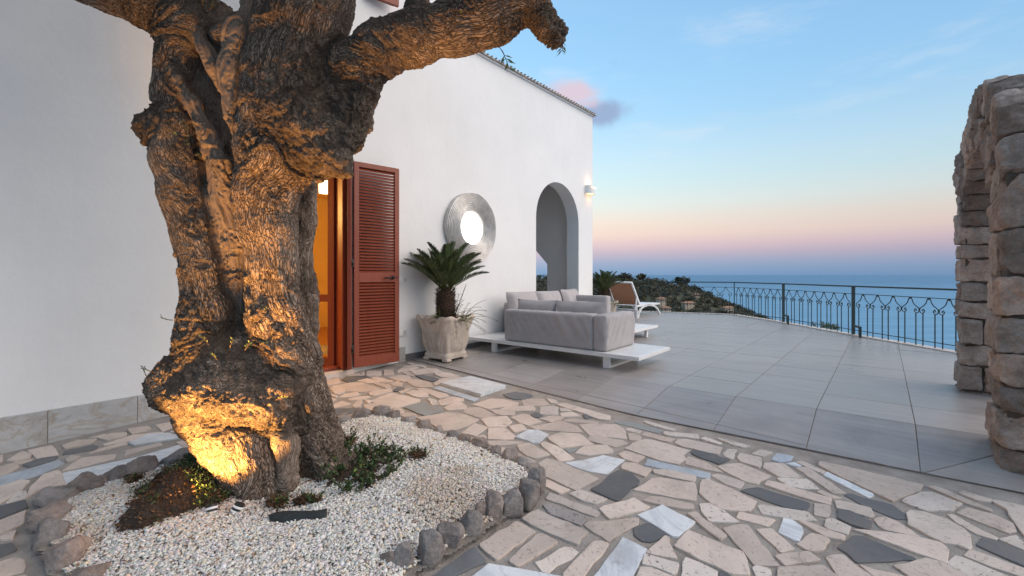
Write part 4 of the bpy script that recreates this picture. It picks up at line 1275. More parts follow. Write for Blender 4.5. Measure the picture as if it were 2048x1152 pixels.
# ================================================================== gravel bed
BED = [(735, 1180), (790, 1150), (850, 1105), (905, 1080), (950, 1052), (1000, 1020), (1045, 990), (1062, 955), (1040, 925), (1000, 905), (950, 885), (905, 868), (850, 848),
       (800, 832), (755, 822), (700, 830), (650, 842), (560, 858), (470, 880), (380, 905), (280, 935), (200, 962), (150, 985), (105, 1010), (95, 1050), (110, 1095), (140, 1140), (190, 1190), (300, 1260), (600, 1270)]
bed_poly = [on_paving(u, v, .06) for u, v in BED]
BX = np.array([p.x for p in bed_poly]); BY = np.array([p.y for p in bed_poly])
def in_bed(x, y):
    c = np.zeros(len(x), bool); j = len(BX) - 1
    for i in range(len(BX)):
        cond = ((BY[i] > y) != (BY[j] > y)) & (x < (BX[j] - BX[i]) * (y - BY[i]) / (BY[j] - BY[i] + 1e-12) + BX[i])
        c ^= cond; j = i
    return c
def bed_dist(x, y):
    d = np.full(len(x), 9.)
    for i in range(len(BX)):
        j = (i + 1) % len(BX); ax, ay, bx, by = BX[i], BY[i], BX[j], BY[j]
        L = (bx - ax) ** 2 + (by - ay) ** 2; t = np.clip(((x - ax) * (bx - ax) + (y - ay) * (by - ay)) / L, 0, 1)
        d = np.minimum(d, np.hypot(x - ax - t * (bx - ax), y - ay - t * (by - ay)))
    return d
MOUND = on_paving(345, 985, .1)
TREEB = on_paving(570, 975, .06)
def bed_z(x, y):
    d = bed_dist(x, y); p = np.stack([x, y, np.zeros_like(x)], 1)
    z = -.05 * (6.2 - y) + .035 + .045 * np.clip(d / .3, 0, 1) + fbm(p * 3, 3, 2) * .014
    return z
bed = thing('gravel_bed', 'raised bed of white gravel around the old olive tree', 'gravel bed', (TREEB.x, TREEB.y, zp(TREEB.y)))
gx, gy = np.meshgrid(np.linspace(BX.min() - .02, BX.max() + .02, 130), np.linspace(BY.min() - .02, BY.max() + .02, 110))
ok_ = (in_bed(gx.ravel(), gy.ravel()) | (bed_dist(gx.ravel(), gy.ravel()) < .06)).reshape(gx.shape)
zz = bed_z(gx.ravel(), gy.ravel()) - .012
idx = np.arange(gx.size).reshape(gx.shape)
m4 = ok_[:-1, :-1] & ok_[:-1, 1:] & ok_[1:, 1:] & ok_[1:, :-1]
Q = np.stack([idx[:-1, :-1], idx[:-1, 1:], idx[1:, 1:], idx[1:, :-1]], -1)[m4]
np_mesh('underlay', np.stack([gx.ravel(), gy.ravel(), zz], 1), Q, BEDBASE, bed, smooth=True)
IV = np.array([(x, y, z) for z in (-.62, .62) for x, y in ((-.75, -.75), (.75, -.75), (.75, .75), (-.75, .75))]); IF = np.array([(0, 3, 2, 1), (4, 5, 6, 7), (0, 1, 5, 4), (1, 2, 6, 5), (2, 3, 7, 6), (3, 0, 4, 7)])
NP = 100000
px_ = rng.uniform(BX.min(), BX.max(), NP * 2); py_ = rng.uniform(BY.min(), BY.max(), NP * 2)
k_ = in_bed(px_, py_); px_, py_ = px_[k_][:NP], py_[k_][:NP]; NP = len(px_)
pz_ = bed_z(px_, py_) + rng.uniform(-.006, .006, NP)
sz = rng.gamma(9, 1 / 9, NP) * .0056
ang = rng.uniform(0, 6.283, NP); til = rng.normal(0, .45, NP)
sc_ = np.stack([sz * rng.uniform(1.0, 1.6, NP), sz, sz * rng.uniform(.5, .8, NP)], 1)
PV = IV[None] * (1 + rng.normal(0, .2, (NP, 8, 3))) * sc_[:, None, :]
c, s = np.cos(til)[:, None], np.sin(til)[:, None]
PV = np.stack([PV[:, :, 0] * c - PV[:, :, 2] * s, PV[:, :, 1], PV[:, :, 0] * s + PV[:, :, 2] * c], 2)
c, s = np.cos(ang)[:, None], np.sin(ang)[:, None]
PV = np.stack([PV[:, :, 0] * c - PV[:, :, 1] * s, PV[:, :, 0] * s + PV[:, :, 1] * c, PV[:, :, 2]], 2)
PV += np.stack([px_, py_, pz_], 1)[:, None, :]
PF = (IF[None] + (np.arange(NP) * 8)[:, None, None]).reshape(-1, 4)
br = rng.uniform(.64, .93, NP)[:, None]
col = br * np.array([1, .955, .90]) * (1 + rng.normal(0, .035, (NP, 3)))
tt = rng.random(NP); col[tt < .10] *= (1.0, .88, .72); col[(tt > .10) & (tt < .14)] *= (.68, .66, .65); col[(tt > .17) & (tt < .185)] *= (.45, .3, .2); col[(tt > .2) & (tt < .212)] *= .16
dirt = np.clip(fbm(np.stack([px_ * 2.3, py_ * 2.3, pz_ * 0], 1), 4, 8) * 1.6, 0, .5)[:, None]
col = col * (1 - dirt * np.array([.35, .5, .62]))
gravel = np_mesh('gravel', PV.reshape(-1, 3), PF, PEBBLE, bed, smooth=False, color=np.repeat(np.clip(col, .02, .9), 8, 0)); gravel['kind'] = 'stuff'

def leafquads(P, dirs, ups, L, W, g):
    """pointed leaves, 3 quads folded lengthways: returns verts, quads"""
    side = np.cross(dirs, ups); side /= np.linalg.norm(side, axis=1, keepdims=True) + 1e-9
    up = np.cross(side, dirs)
    L = L[:, None]; W = W[:, None]
    v = np.stack([P, P + dirs * L * .45 + side * W * .5 + up * L * .04, P + dirs * L, P + dirs * L * .45 - side * W * .5 + up * L * .04], 1)
    return v.reshape(-1, 3), np.arange(len(P) * 4).reshape(-1, 4)
# litter on the gravel
NL = 900
lx = rng.uniform(BX.min(), BX.max(), NL * 3); ly = rng.uniform(BY.min(), BY.max(), NL * 3)
k_ = in_bed(lx, ly) & (rng.random(len(lx)) < np.clip(.25 + 1.5 * fbm(np.stack([lx * 2, ly * 2, lx * 0], 1), 3, 14), .05, 1)); lx, ly = lx[k_][:NL], ly[k_][:NL]
P = np.stack([lx, ly, bed_z(lx, ly) + .01], 1); d = rng.normal(size=(len(lx), 3)); d[:, 2] *= .25; d /= np.linalg.norm(d, axis=1, keepdims=True)
v_, f_ = leafquads(P, d, np.tile([0, 0, 1.], (len(lx), 1)) + rng.normal(0, .3, (len(lx), 3)), rng.uniform(.012, .04, len(lx)), rng.uniform(.005, .013, len(lx)), rng)
lit = np_mesh('fallen_leaves', v_, f_, DRY, bed, color=np.repeat(rng.uniform(.35, 1.5, (len(lx), 1)) * np.ones(3), 4, 0)); lit['kind'] = 'stuff'

# ------------------------------------------------------------------ border of rocks
border = thing('rock_border', 'edging of rough grey brown rocks around the gravel bed', 'edging', (bed_poly[6].x, bed_poly[6].y, zp(bed_poly[6].y)))
ico = bmesh.new(); bmesh.ops.create_icosphere(ico, subdivisions=4, radius=1)
RV = np.array([v.co[:] for v in ico.verts]); RF = [[v.index for v in f.verts] for f in ico.faces]; ico.free()
ROCKS = [(734, 1114, 1162, 62), (772, 1096, 1150, 30), (806, 1082, 1152, 44), (857, 1056, 1140, 50), (900, 1043, 1106, 60), (942, 1016, 1080, 52), (965, 1003, 1050, 28), (988, 984, 1050, 44), (1008, 987, 1016, 20), (1026, 973, 1038, 44), (1058, 956, 1020, 44), (1074, 930, 988, 36),
         (1048, 912, 940, 28), (1018, 896, 926, 32), (988, 889, 915, 29), (958, 874, 904, 36), (928, 867, 893, 27), (905, 860, 886, 26), (875, 850, 870, 20), (845, 836, 864, 33), (813, 831, 855, 30), (785, 818, 848, 30), (756, 808, 844, 38), (720, 816, 850, 40), (676, 828, 858, 46),
         (620, 838, 868, 44), (560, 846, 880, 46), (500, 858, 892, 48), (440, 874, 908, 50),
         (356, 895, 936, 76), (271, 912, 962, 54), (222, 928, 974, 46), (192, 950, 985, 24), (163, 944, 996, 48), (97, 967, 1016, 92), (80, 1001, 1062, 66), (82, 1034, 1102, 60), (108, 1074, 1150, 66), (150, 1126, 1190, 72), (205, 1170, 1230, 70), (290, 1205, 1265, 90), (400, 1230, 1285, 80), (520, 1240, 1295, 90), (640, 1215, 1270, 80)]
for i, (u, vt, vb, wpx) in enumerate(ROCKS):
    p = on_paving(u, vb); D = p.y; wd = wpx / F * D
    # height from the visible top, seen over the rock's own depth
    dp = wd * random.uniform(.38, .5)
    D2 = D + dp * .8
    ht = CAM_H - (vt - HZ) / F * D2 - zp(D2)
    ht = min(max(ht, .07), .24)
    g = np.random.default_rng(100 + i)
    v = RV.copy(); n_ = np.sign(v) * abs(v) ** .72
    n_ = n_ * (1 + fbm(v * 1.1 + i * 5.3, 2, i)[:, None] * .30)
    # a few flat broken faces
    for k in range(9):
        d = g.normal(size=3); d /= np.linalg.norm(d); h = g.uniform(.66, .95)
        ex_ = np.clip(n_ @ d - h, 0, None)[:, None]; n_ = n_ - ex_ * d * .92
    a_ = g.uniform(0, 6.28) if i > 11 else g.uniform(-.3, .3)
    n_ = n_ * np.array([wd * .54, dp, ht * .62]) * (1 + fbm(v * 3.1 + i, 3, i + 3)[:, None] * .14 + fbm(v * 9 + i, 3, i + 13)[:, None] * .07)
    c, s = math.cos(a_ * .15), math.sin(a_ * .15)
    n_ = np.stack([n_[:, 0] * c - n_[:, 1] * s, n_[:, 0] * s + n_[:, 1] * c, n_[:, 2]], 1)
    zc = zp(D) + ht - n_[:, 2].max()
    MB().add([(q[0] + p.x, q[1] + D + dp * .75, q[2] + zc) for q in n_], RF).build('edging_stone', ROCK, border, smooth=True, origin=(p.x, D + dp * .75, zc))

# ================================================================== olive tree
SC = []          # segments: (p0, p1, r0, r1, k, kind)
def chain(pts, k=.05, kind=0):
    P = [(at(u, v, D + .17), .96 * r / F * (D + .17) / math.sqrt(1 + ((u - CX) / F) ** 2)) for u, v, D, r in pts]
    for (a, ra), (b, rb) in zip(P[:-1], P[1:]): SC.append((np.array(a), np.array(b), ra, rb, k, kind))
chain([(548, 1050, 2.60, 56), (530, 990, 2.60, 60), (508, 930, 2.66, 74), (482, 860, 2.76, 98), (455, 800, 2.86, 110), (438, 740, 2.90, 98)])       # leaning front bole
chain([(574, 1015, 2.56, 16), (578, 960, 2.56, 15), (572, 890, 2.62, 20), (550, 820, 2.68, 28)], .05, 1)                                               # smooth root edge
chain([(322, 792, 2.72, 30), (370, 795, 2.62, 40), (425, 790, 2.57, 44), (480, 805, 2.56, 44), (530, 812, 2.60, 42), (568, 795, 2.68, 34)], .05)       # overhanging rim of the burl
chain([(672, 1020, 2.80, 50), (655, 950, 2.82, 50), (632, 880, 2.84, 50), (606, 800, 2.84, 54), (578, 710, 2.83, 66), (556, 640, 2.80, 58)])          # right bole
chain([(560, 900, 2.86, 80), (545, 800, 2.86, 96), (495, 720, 2.88, 96)])
chain([(340, 762, 2.74, 48), (375, 755, 2.78, 70), (430, 740, 2.82, 84)], .06)                                                                         # burl, left
chain([(312, 770, 2.70, 22), (340, 800, 2.70, 28)], .03)
chain([(455, 775, 2.70, 50), (455, 720, 2.72, 46)], .06)                                                                                              # burl, front
chain([(545, 812, 2.64, 42), (565, 780, 2.66, 36)], .05)
chain([(432, 745, 2.82, 84), (420, 690, 2.80, 74), (420, 630, 2.80, 60), (405, 540, 2.80, 50), (388, 460, 2.80, 48), (368, 390, 2.80, 50), (352, 320, 2.80, 54), (343, 255, 2.80, 52), (346, 190, 2.82, 46), (354, 125, 2.84, 50), (368, 62, 2.86, 60)], .045)   # left stem
chain([(292, 244, 2.76, 24), (325, 262, 2.78, 42)], .05)
chain([(280, 256, 2.74, 14), (300, 275, 2.76, 22)], .03)
chain([(368, 55, 2.86, 62), (310, 12, 2.82, 60), (220, -22, 2.74, 60), (110, -60, 2.66, 56), (-20, -130, 2.56, 46), (-160, -230, 2.45, 40)], .06)       # limb to the left
chain([(385, 60, 2.92, 55), (420, 0, 2.98, 56), (455, -100, 3.05, 50), (470, -320, 3.15, 42)], .05, 1)                                                 # grey limb behind
chain([(425, 40, 2.98, 52), (455, 110, 2.98, 46), (455, 180, 2.99, 40)], .04, 1)
chain([(440, 70, 2.84, 22), (470, 42, 2.82, 18), (500, 22, 2.82, 11)], .03, 1)
chain([(334, 110, 2.76, 9), (356, 158, 2.75, 14), (384, 210, 2.75, 18), (412, 268, 2.77, 22), (436, 330, 2.80, 26), (446, 400, 2.86, 34), (462, 490, 2.88, 34), (474, 570, 2.88, 30), (486, 640, 2.88, 26)], .022, 2)   # bare ridge of dead wood
chain([(412, 262, 2.79, 15), (426, 330, 2.81, 17), (436, 420, 2.84, 17), (452, 500, 2.86, 14)], .02, 2)
chain([(388, 62, 2.80, 13), (408, 100, 2.79, 15), (430, 140, 2.81, 13), (446, 175, 2.83, 9)], .025, 2)
chain([(400, 110, 3.00, 55), (420, 200, 3.00, 60), (432, 310, 3.00, 58), (440, 430, 2.98, 46), (462, 540, 2.96, 46), (485, 660, 2.9, 58)], .04, 1)     # inner wood behind the split
chain([(560, 700, 2.82, 66), (550, 620, 2.79, 56), (543, 530, 2.78, 51), (537, 450, 2.78, 60), (534, 385, 2.78, 70), (560, 310, 2.78, 92), (585, 240, 2.78, 106), (590, 160, 2.79, 104), (600, 80, 2.79, 98), (618, 0, 2.80, 96), (648, -120, 2.80, 90), (690, -330, 2.85, 80)], .05)   # main stem
chain([(505, 300, 2.78, 34), (490, 220, 2.76, 44), (486, 150, 2.76, 48), (506, 85, 2.76, 52), (545, 20, 2.77, 54), (590, -70, 2.78, 52)], .04, 2)      # smooth grey fold
chain([(690, 270, 2.72, 42), (708, 225, 2.74, 34), (722, 180, 2.76, 38)], .05)
chain([(640, 300, 2.70, 56), (675, 325, 2.63, 30), (692, 343, 2.61, 17)], .045)                                                                        # hanging burl
chain([(655, 330, 2.68, 26), (640, 350, 2.70, 20)], .04)
chain([(560, 215, 2.64, 28), (600, 250, 2.63, 42), (640, 260, 2.65, 42)], .06)
chain([(640, 205, 2.80, 66), (700, 148, 2.78, 58), (760, 98, 2.76, 55), (840, 70, 2.73, 52), (920, 54, 2.70, 54), (985, 34, 2.67, 55), (1040, -8, 2.65, 52), (1100, -90, 2.62, 50), (1160, -220, 2.6, 45)], .06)   # limb to the right
chain([(1064, -10, 2.68, 40), (1076, 25, 2.66, 32)], .03)
chain([(1076, 25, 2.66, 32), (1094, 52, 2.64, 27), (1110, 76, 2.63, 24)], .03)                                                                         # sawn stub
chain([(1092, 50, 2.62, 20), (1120, 62, 2.61, 17)], .02)
chain([(838, 60, 2.78, 34), (836, 10, 2.82, 24), (842, -70, 2.88, 26), (850, -250, 2.95, 22)], .03, 1)
chain([(700, 165, 2.85, 30), (725, 200, 2.95, 26), (722, 250, 2.98, 24)], .04, 1)
chain([(575, 300, 3.02, 50), (600, 370, 3.06, 34), (603, 440, 3.08, 31), (600, 520, 3.08, 30), (609, 595, 3.07, 31), (607, 655, 3.04, 32), (590, 740, 2.98, 42)], .03)   # rear stem
chain([(690, 925, 2.86, 30), (708, 960, 2.86, 26), (725, 985, 2.86, 18)], .04)
chain([(430, 930, 2.90, 30), (390, 965, 2.90, 28), (340, 990, 2.88, 24), (290, 1020, 2.86, 16)], .04)
CARVE = []
def carve(pts):
    P = [(at(u, v, D + .17), r / F * (D + .17)) for u, v, D, r in pts]
    for (a, ra), (b, rb) in zip(P[:-1], P[1:]): CARVE.append((np.array(a), np.array(b), ra, rb))
carve([(388, 115, 2.66, 24), (412, 180, 2.70, 24), (436, 245, 2.74, 16)])
carve([(446, 190, 2.70, 12), (458, 260, 2.70, 14), (462, 330, 2.72, 12), (470, 400, 2.74, 9)])
carve([(452, 520, 2.70, 8), (470, 580, 2.70, 11), (482, 622, 2.70, 11)])
carve([(520, 200, 2.56, 8), (524, 185, 2.62, 9)])
carve([(700, 175, 2.62, 20), (690, 205, 2.62, 14)])
carve([(608, 1010, 2.66, 17), (610, 950, 2.66, 15), (604, 880, 2.66, 10)])
carve([(440, 745, 2.36, 10), (455, 715, 2.40, 14), (470, 690, 2.44, 12)])

def sd_seg(P, a, b, ra, rb):
    ab = b - a; L2 = (ab ** 2).sum() + 1e-12
    t = np.clip(((P - a) @ ab) / L2, 0, 1)
    return np.sqrt((((P - a) - t[..., None] * ab) ** 2).sum(-1)) - (ra + (rb - ra) * t)
RES = .0085
lo = np.array([-3.35, 2.35, -.42]); hi = np.array([.66, 3.60, 3.05])
dim = np.ceil((hi - lo) / RES).astype(int)
Fd = np.full(dim, .2, np.float32)
axs = [lo[i] + np.arange(dim[i]) * RES for i in range(3)]
def region_of(a, b, r, pad):
    mn = np.minimum(a, b) - r - pad; mx = np.maximum(a, b) + r + pad
    i0 = np.clip(((mn - lo) / RES).astype(int), 0, dim); i1 = np.clip(((mx - lo) / RES).astype(int) + 2, 0, dim)
    return i0, i1
def grid_of(i0, i1):
    return np.stack(np.meshgrid(axs[0][i0[0]:i1[0]], axs[1][i0[1]:i1[1]], axs[2][i0[2]:i1[2]], indexing='ij'), -1)
for a, b, ra, rb, k, kind in SC:
    i0, i1 = region_of(a, b, max(ra, rb), k + .03)
    if (i1 <= i0).any(): continue
    d = sd_seg(grid_of(i0, i1), a, b, ra, rb).astype(np.float32)
    sl = tuple(slice(i0[j], i1[j]) for j in range(3)); f = Fd[sl]
    h = np.clip(k - np.abs(f - d), 0, None) / k
    Fd[sl] = np.minimum(f, d) - h * h * k * .25
for a, b, ra, rb in CARVE:
    i0, i1 = region_of(a, b, max(ra, rb), .06)
    if (i1 <= i0).any(): continue
    d = -sd_seg(grid_of(i0, i1), a, b, ra, rb).astype(np.float32)
    sl = tuple(slice(i0[j], i1[j]) for j in range(3)); f = Fd[sl]; k = .02
    h = np.clip(k - np.abs(f - d), 0, None) / k
    Fd[sl] = np.maximum(f, d) + h * h * k * .25
def surface_nets(Fd):
    nx, ny, nz = Fd.shape; ins = Fd < 0
    c = [(i, j, k) for i in (0, 1) for j in (0, 1) for k in (0, 1)]
    cnt = sum(ins[i:nx - 1 + i, j:ny - 1 + j, k:nz - 1 + k].astype(np.int8) for i, j, k in c)
    act = np.argwhere((cnt > 0) & (cnt < 8)); n = len(act)
    idm = np.full((nx - 1, ny - 1, nz - 1), -1, np.int32); idm[act[:, 0], act[:, 1], act[:, 2]] = np.arange(n)
    acc = np.zeros((n, 3)); w = np.zeros(n)
    for a_ in c:
        for ax in range(3):
            if a_[ax]: continue
            b_ = list(a_); b_[ax] = 1
            fa = Fd[act[:, 0] + a_[0], act[:, 1] + a_[1], act[:, 2] + a_[2]]; fb = Fd[act[:, 0] + b_[0], act[:, 1] + b_[1], act[:, 2] + b_[2]]
            m = (fa < 0) != (fb < 0); t = np.where(m, fa / np.where(m, fa - fb, 1), 0)
            p = np.tile(np.array(a_, float), (n, 1)); p[:, ax] += t
            acc += p * m[:, None]; w += m
    V = act + acc / w[:, None]
    quads = []
    for ax in range(3):
        sl0 = [slice(1, -1)] * 3; sl1 = [slice(1, -1)] * 3; sl0[ax] = slice(0, -1); sl1[ax] = slice(1, None)
        e0, e1 = ins[tuple(sl0)], ins[tuple(sl1)]
        e = np.argwhere(e0 != e1)
        base = e.copy()
        for o in range(3):
            if o != ax: base[:, o] += 1
        o1, o2 = [(1, 2), (2, 0), (0, 1)][ax]
        def cell(d1, d2):
            q = base.copy(); q[:, o1] -= d1; q[:, o2] -= d2
            return idm[q[:, 0], q[:, 1], q[:, 2]]
        qd = np.stack([cell(1, 1), cell(0, 1), cell(0, 0), cell(1, 0)], 1)
        fl = ~e0[e[:, 0], e[:, 1], e[:, 2]]
        qd[fl] = qd[fl][:, ::-1]; quads.append(qd)
    Q = np.concatenate(quads); Q = Q[(Q >= 0).all(1)]
    return V, Q
TV, TQ = surface_nets(Fd); TV = lo + TV * RES
del Fd
def vnormals(V, Q):
    n = np.cross(V[Q[:, 2]] - V[Q[:, 0]], V[Q[:, 3]] - V[Q[:, 1]]); N_ = np.zeros_like(V)
    for k in range(4): np.add.at(N_, Q[:, k], n)
    return N_ / (np.linalg.norm(N_, axis=1, keepdims=True) + 1e-12)
# coordinates that follow the grain: (across, across, along / stretch)
qc = np.zeros_like(TV); wsum = np.zeros(len(TV)); deadw = np.zeros(len(TV)); along = 0.
prev_b = None
for a, b, ra, rb, k, kind in SC:
    ab = b - a; L = np.linalg.norm(ab); u = ab / L
    if prev_b is None or np.abs(prev_b - a).max() > 1e-6: along = float(a[2])
    d = np.abs(sd_seg(TV, a, b, ra, rb)); wgt = np.exp(-d / .018)
    ref = np.array([0, 1., 0]); e1 = np.cross(u, ref); e1 /= np.linalg.norm(e1); e2 = np.cross(e1, u)
    rel = TV - a; al = rel @ u
    q = np.stack([rel @ e1 + a[0] * abs(u[2]) , rel @ e2, (along + al) * .165], 1)
    qc += wgt[:, None] * q; wsum += wgt; deadw += wgt * (1.0 if kind == 2 else (.55 if kind == 1 else 0.))
    along += L; prev_b = b
qc /= wsum[:, None] + 1e-9; dead = np.clip(deadw / (wsum + 1e-9), 0, 1)
dead = np.clip((dead - .25) / .5, 0, 1)
N_ = vnormals(TV, TQ)
knob = np.exp(-((TV - np.array(at(440, 770, 2.78))) ** 2).sum(1) / .07) + np.exp(-((TV - np.array(at(640, 250, 2.82))) ** 2).sum(1) / .06) + np.exp(-((TV - np.array(at(300, 255, 2.93))) ** 2).sum(1) / .014) + np.exp(-((TV - np.array(at(320, 770, 2.85))) ** 2).sum(1) / .03) + np.exp(-((TV - np.array(at(1100, 65, 2.8))) ** 2).sum(1) / .012) + .9 * np.exp(-((TV - np.array(at(560, 800, 2.8))) ** 2).sum(1) / .02)
knob = np.clip(knob * 1.15 + .35 * fbm(TV * 7, 3, 33), 0, 1); knob = knob * knob * (3 - 2 * knob)
qc = qc * (1 - knob[:, None]) + TV * .62 * knob[:, None]
up_l = TV + fbm(TV * 5, 3, 31)[:, None] * .02
flute = fbm(qc * np.array([9, 9, 5]), 3, 41)                       # long folds along the grain
lump = fbm(TV * 4.2, 3, 51)
zc = TV[:, 2]
disp = flute * .030 * (1 - .6 * knob) + lump * .014 + knob * (fbm(TV * 15, 4, 61, .65) * .045 + fbm(TV * 48, 2, 63) * .012)
wq = qc + np.stack([fbm(qc * 14 + 3 * k, 2, 71 + k) for k in range(3)], 1) * np.array([.018, .018, .012])
d1, d2, idv = voro(wq * 46, 5)
crack = np.clip(1 - (d2 - d1) / .26, 0, 1) ** 1.3 * .55
fis = np.clip(1 - np.abs(fbm(wq * np.array([26, 26, 5]), 3, 43)) / .17, 0, 1) ** 1.5
fis2 = np.clip(1 - np.abs(fbm(wq * np.array([50, 50, 9]) + 9, 2, 44)) / .18, 0, 1) ** 1.5
crack = np.maximum(np.maximum(crack, fis), fis2 * .7) * (1 - .5 * knob)
d1b, d2b, idb = voro(wq * 95, 15); crack2 = np.clip(1 - (d2b - d1b) / .3, 0, 1)
zone = np.clip(.75 + .9 * fbm(TV * 2.1, 3, 81), .25, 1) * (1 - .82 * dead)
disp += -(crack * .0105 + crack2 * .003) * zone + (idv - .5) * .006 * zone + fbm(qc * 60, 3, 91) * .004 + dead * (fbm(qc * np.array([34, 34, 5]), 3, 93) * .014 - np.clip(1 - np.abs(fbm(qc * np.array([22, 22, 3]), 2, 94)) / .12, 0, 1) * .012)
TV2 = TV + N_ * disp[:, None]
olive = thing('olive_tree', 'massive gnarled old olive tree lit from below in the gravel bed', 'tree', (TREEB.x, TREEB.y, zp(TREEB.y)))
np_mesh('trunk', TV2, TQ, BARK, olive, smooth=True, attrs={'q': qc, 'crack': np.clip(crack * 1.15 + crack2 * .3, 0, 1) * zone, 'dead': dead})
# crown above the picture: boughs and small olive leaves
g = np.random.default_rng(77); cs = []
while len(cs) < 95:
    x, y = g.uniform(-3.7, .7), g.uniform(1.2, 4.7)
    if (Vector((x, y, 0)) - W0).dot(B) < .75: continue
    z = CAM_H + .62 * y + .62 + g.uniform(0, 1.5); cs.append((x, y, z))
cs = np.array(cs)
q_, f_, c_ = leafcloud(cs, g.uniform(.3, .5, len(cs)), 300, .030, 78)
o = np_mesh('crown', q_, f_, OLIVELEAF, olive, color=c_); o['kind'] = 'stuff'
tips = [at(655, -150, 2.97), at(478, -330, 3.2), at(1150, -200, 2.78), at(845, -150, 3.0), at(-60, -180, 2.66)]
for k, c in enumerate(cs[:40]):
    c = Vector(c); t0 = min(tips, key=lambda p: (p - c).length); md = (t0 + c) / 2 + Vector((0, 0, .15))
    md.z = max(md.z, CAM_H + .62 * md.y + .12)
    MB().tube([t0, md, c], [.05, .03, .012], 6).build('bough', BARK, olive, smooth=True)
def sprig(root, base, dirv, L, n, leafL, seed, mat=OLIVELEAF, name='sprig', tintm=1.0):
    g = np.random.default_rng(seed); base = np.array(base, float); d = np.array(dirv, float); d /= np.linalg.norm(d)
    pts = [base]
    for k in range(6):
        d = d + g.normal(0, .12, 3); d /= np.linalg.norm(d); pts.append(pts[-1] + d * L / 6)
    MB().tube([Vector(p) for p in pts], [.0035 * (1 - k / 9) for k in range(7)], 5).build('twig', PALMTRUNK, root)
    P, Dr = [], []
    for k in range(n):
        t = .15 + .85 * (k // 2 + 1) / (n / 2); i = min(int(t * 6), 5); p = pts[i] + (pts[i + 1] - pts[i]) * (t * 6 - i) if t < 1 else pts[6]
        ax = pts[i + 1] - pts[i]; ax /= np.linalg.norm(ax); s_ = np.cross(ax, (0, .4, 1.)); s_ /= np.linalg.norm(s_) + 1e-9
        dd = ax * .75 + s_ * (1 if k % 2 else -1) * .75 + g.normal(0, .18, 3); P.append(p); Dr.append(dd / np.linalg.norm(dd))
    P, Dr = np.array(P), np.array(Dr)
    v_, f_ = leafquads(P, Dr, g.normal(0, .4, (n, 3)) + np.array([0, -.6, .5]), g.uniform(.7, 1.2, n) * leafL, g.uniform(.8, 1.2, n) * leafL * .27, g)
    np_mesh(name, v_, f_, mat, root, color=np.repeat(tintm * g.uniform(.6, 1.3, (n, 1)) * np.ones(3), 4, 0))
tw = at(968, 40, 2.7)
MB().tube([tw, at(985, 78, 2.56), at(1003, 100, 2.55)], .0022, 5).build('twig', PALMTRUNK, olive)
sprig(olive, at(1003, 100, 2.55), at(1020, 130, 2.55) - at(1003, 100, 2.55), .10, 10, .05, 1)
sprig(olive, at(1124, 78, 2.58), Vector((.35, 0, -1)), .07, 10, .042, 2)
for i, (u, v, D, dx_, dz_, L_, n_) in enumerate([(345, 640, 2.72, -1, .1, .06, 8), (375, 300, 2.66, .3, 1, .09, 10), (385, 270, 2.66, -.5, .8, .08, 8), (390, 310, 2.64, .7, -.4, .08, 8), (365, 280, 2.66, -.6, .3, .06, 8), (300, 770, 2.6, -.2, 1, .11, 10), (310, 745, 2.62, -.8, .5, .06, 8), (418, 690, 2.55, -.4, .9, .07, 10), (460, 695, 2.5, .3, 1, .05, 8), (490, 700, 2.5, .7, .7, .06, 8), (520, 690, 2.56, .8, .6, .06, 8), (435, 720, 2.5, -.3, .9, .05, 8), (520, 625, 2.62, .9, .4, .08, 6), (405, 12, 2.7, .2, .5, .05, 8), (420, 20, 2.7, .5, .4, .05, 8), (905, 25, 2.6, .8, -.2, .06, 8), (552, 800, 2.55, .8, .5, .08, 8)]):
    sprig(olive, at(u, v, D + .12), (dx_, -.35, dz_), L_, n_, .026, 30 + i)

# the two small finned ground spotlights that light the trunk
for i, (u, v, lean, lab) in enumerate([(424, 1034, -.55, 'left finned black and white ground spotlight in the gravel'), (468, 1030, .75, 'right finned black and white ground spotlight in the gravel')]):
    p = on_paving(u, v, .06); T = thing('ground_spotlight', lab, 'spotlight', p, 'ground spotlights under the olive')
    d = Vector((lean * .5, .35, .9)).normalized(); e1 = d.cross(Vector((0, 1, 0))).normalized(); fr = frame(p + d * -.045, e1, d.cross(e1), d)
    for k in range(4):
        z = .012 + k * .024
        MB().lathe(fr, [(0, z), (.030, z), (.032, z + .006), (.030, z + .011), (0, z + .011)], 16).build('fin', WHITEP, T, smooth=False)
        MB().lathe(fr, [(.0, z + .0112), (.0265, z + .0112), (.0265, z + .0238), (0, z + .0238)], 16).build('body', BLACK, T)
    MB().tube([p + Vector((-.02, .0, .01)), p + Vector((-.07, -.02, .008)), p + Vector((-.13, -.03, .0))], .006, 6).build('cable', BLACK, T)
sp = bpy.data.lights.new('spot light', 'SPOT'); sp.energy = 200; sp.color = (1, .50, .13); sp.spot_size = R(82); sp.spot_blend = .35; sp.shadow_soft_size = .035
so = bpy.data.objects.new('spot_light', sp); COL.objects.link(so)
so.location = on_paving(425, 1040, .06) + Vector((-.19, -.14, .06))
so.rotation_euler = (so.location - (at(475, 790, 2.75))).to_track_quat('Z', 'Y').to_euler()

sp2 = bpy.data.lights.new('spot light', 'SPOT'); sp2.energy = 300; sp2.color = (1, .47, .13); sp2.spot_size = R(62); sp2.spot_blend = .8; sp2.shadow_soft_size = .03
so2 = bpy.data.objects.new('spot_light', sp2); COL.objects.link(so2)
so2.location = on_paving(472, 1032, .06) + Vector((.03, -.20, .06))
so2.rotation_euler = (so2.location - (at(640, 230, 2.85))).to_track_quat('Z', 'Y').to_euler()

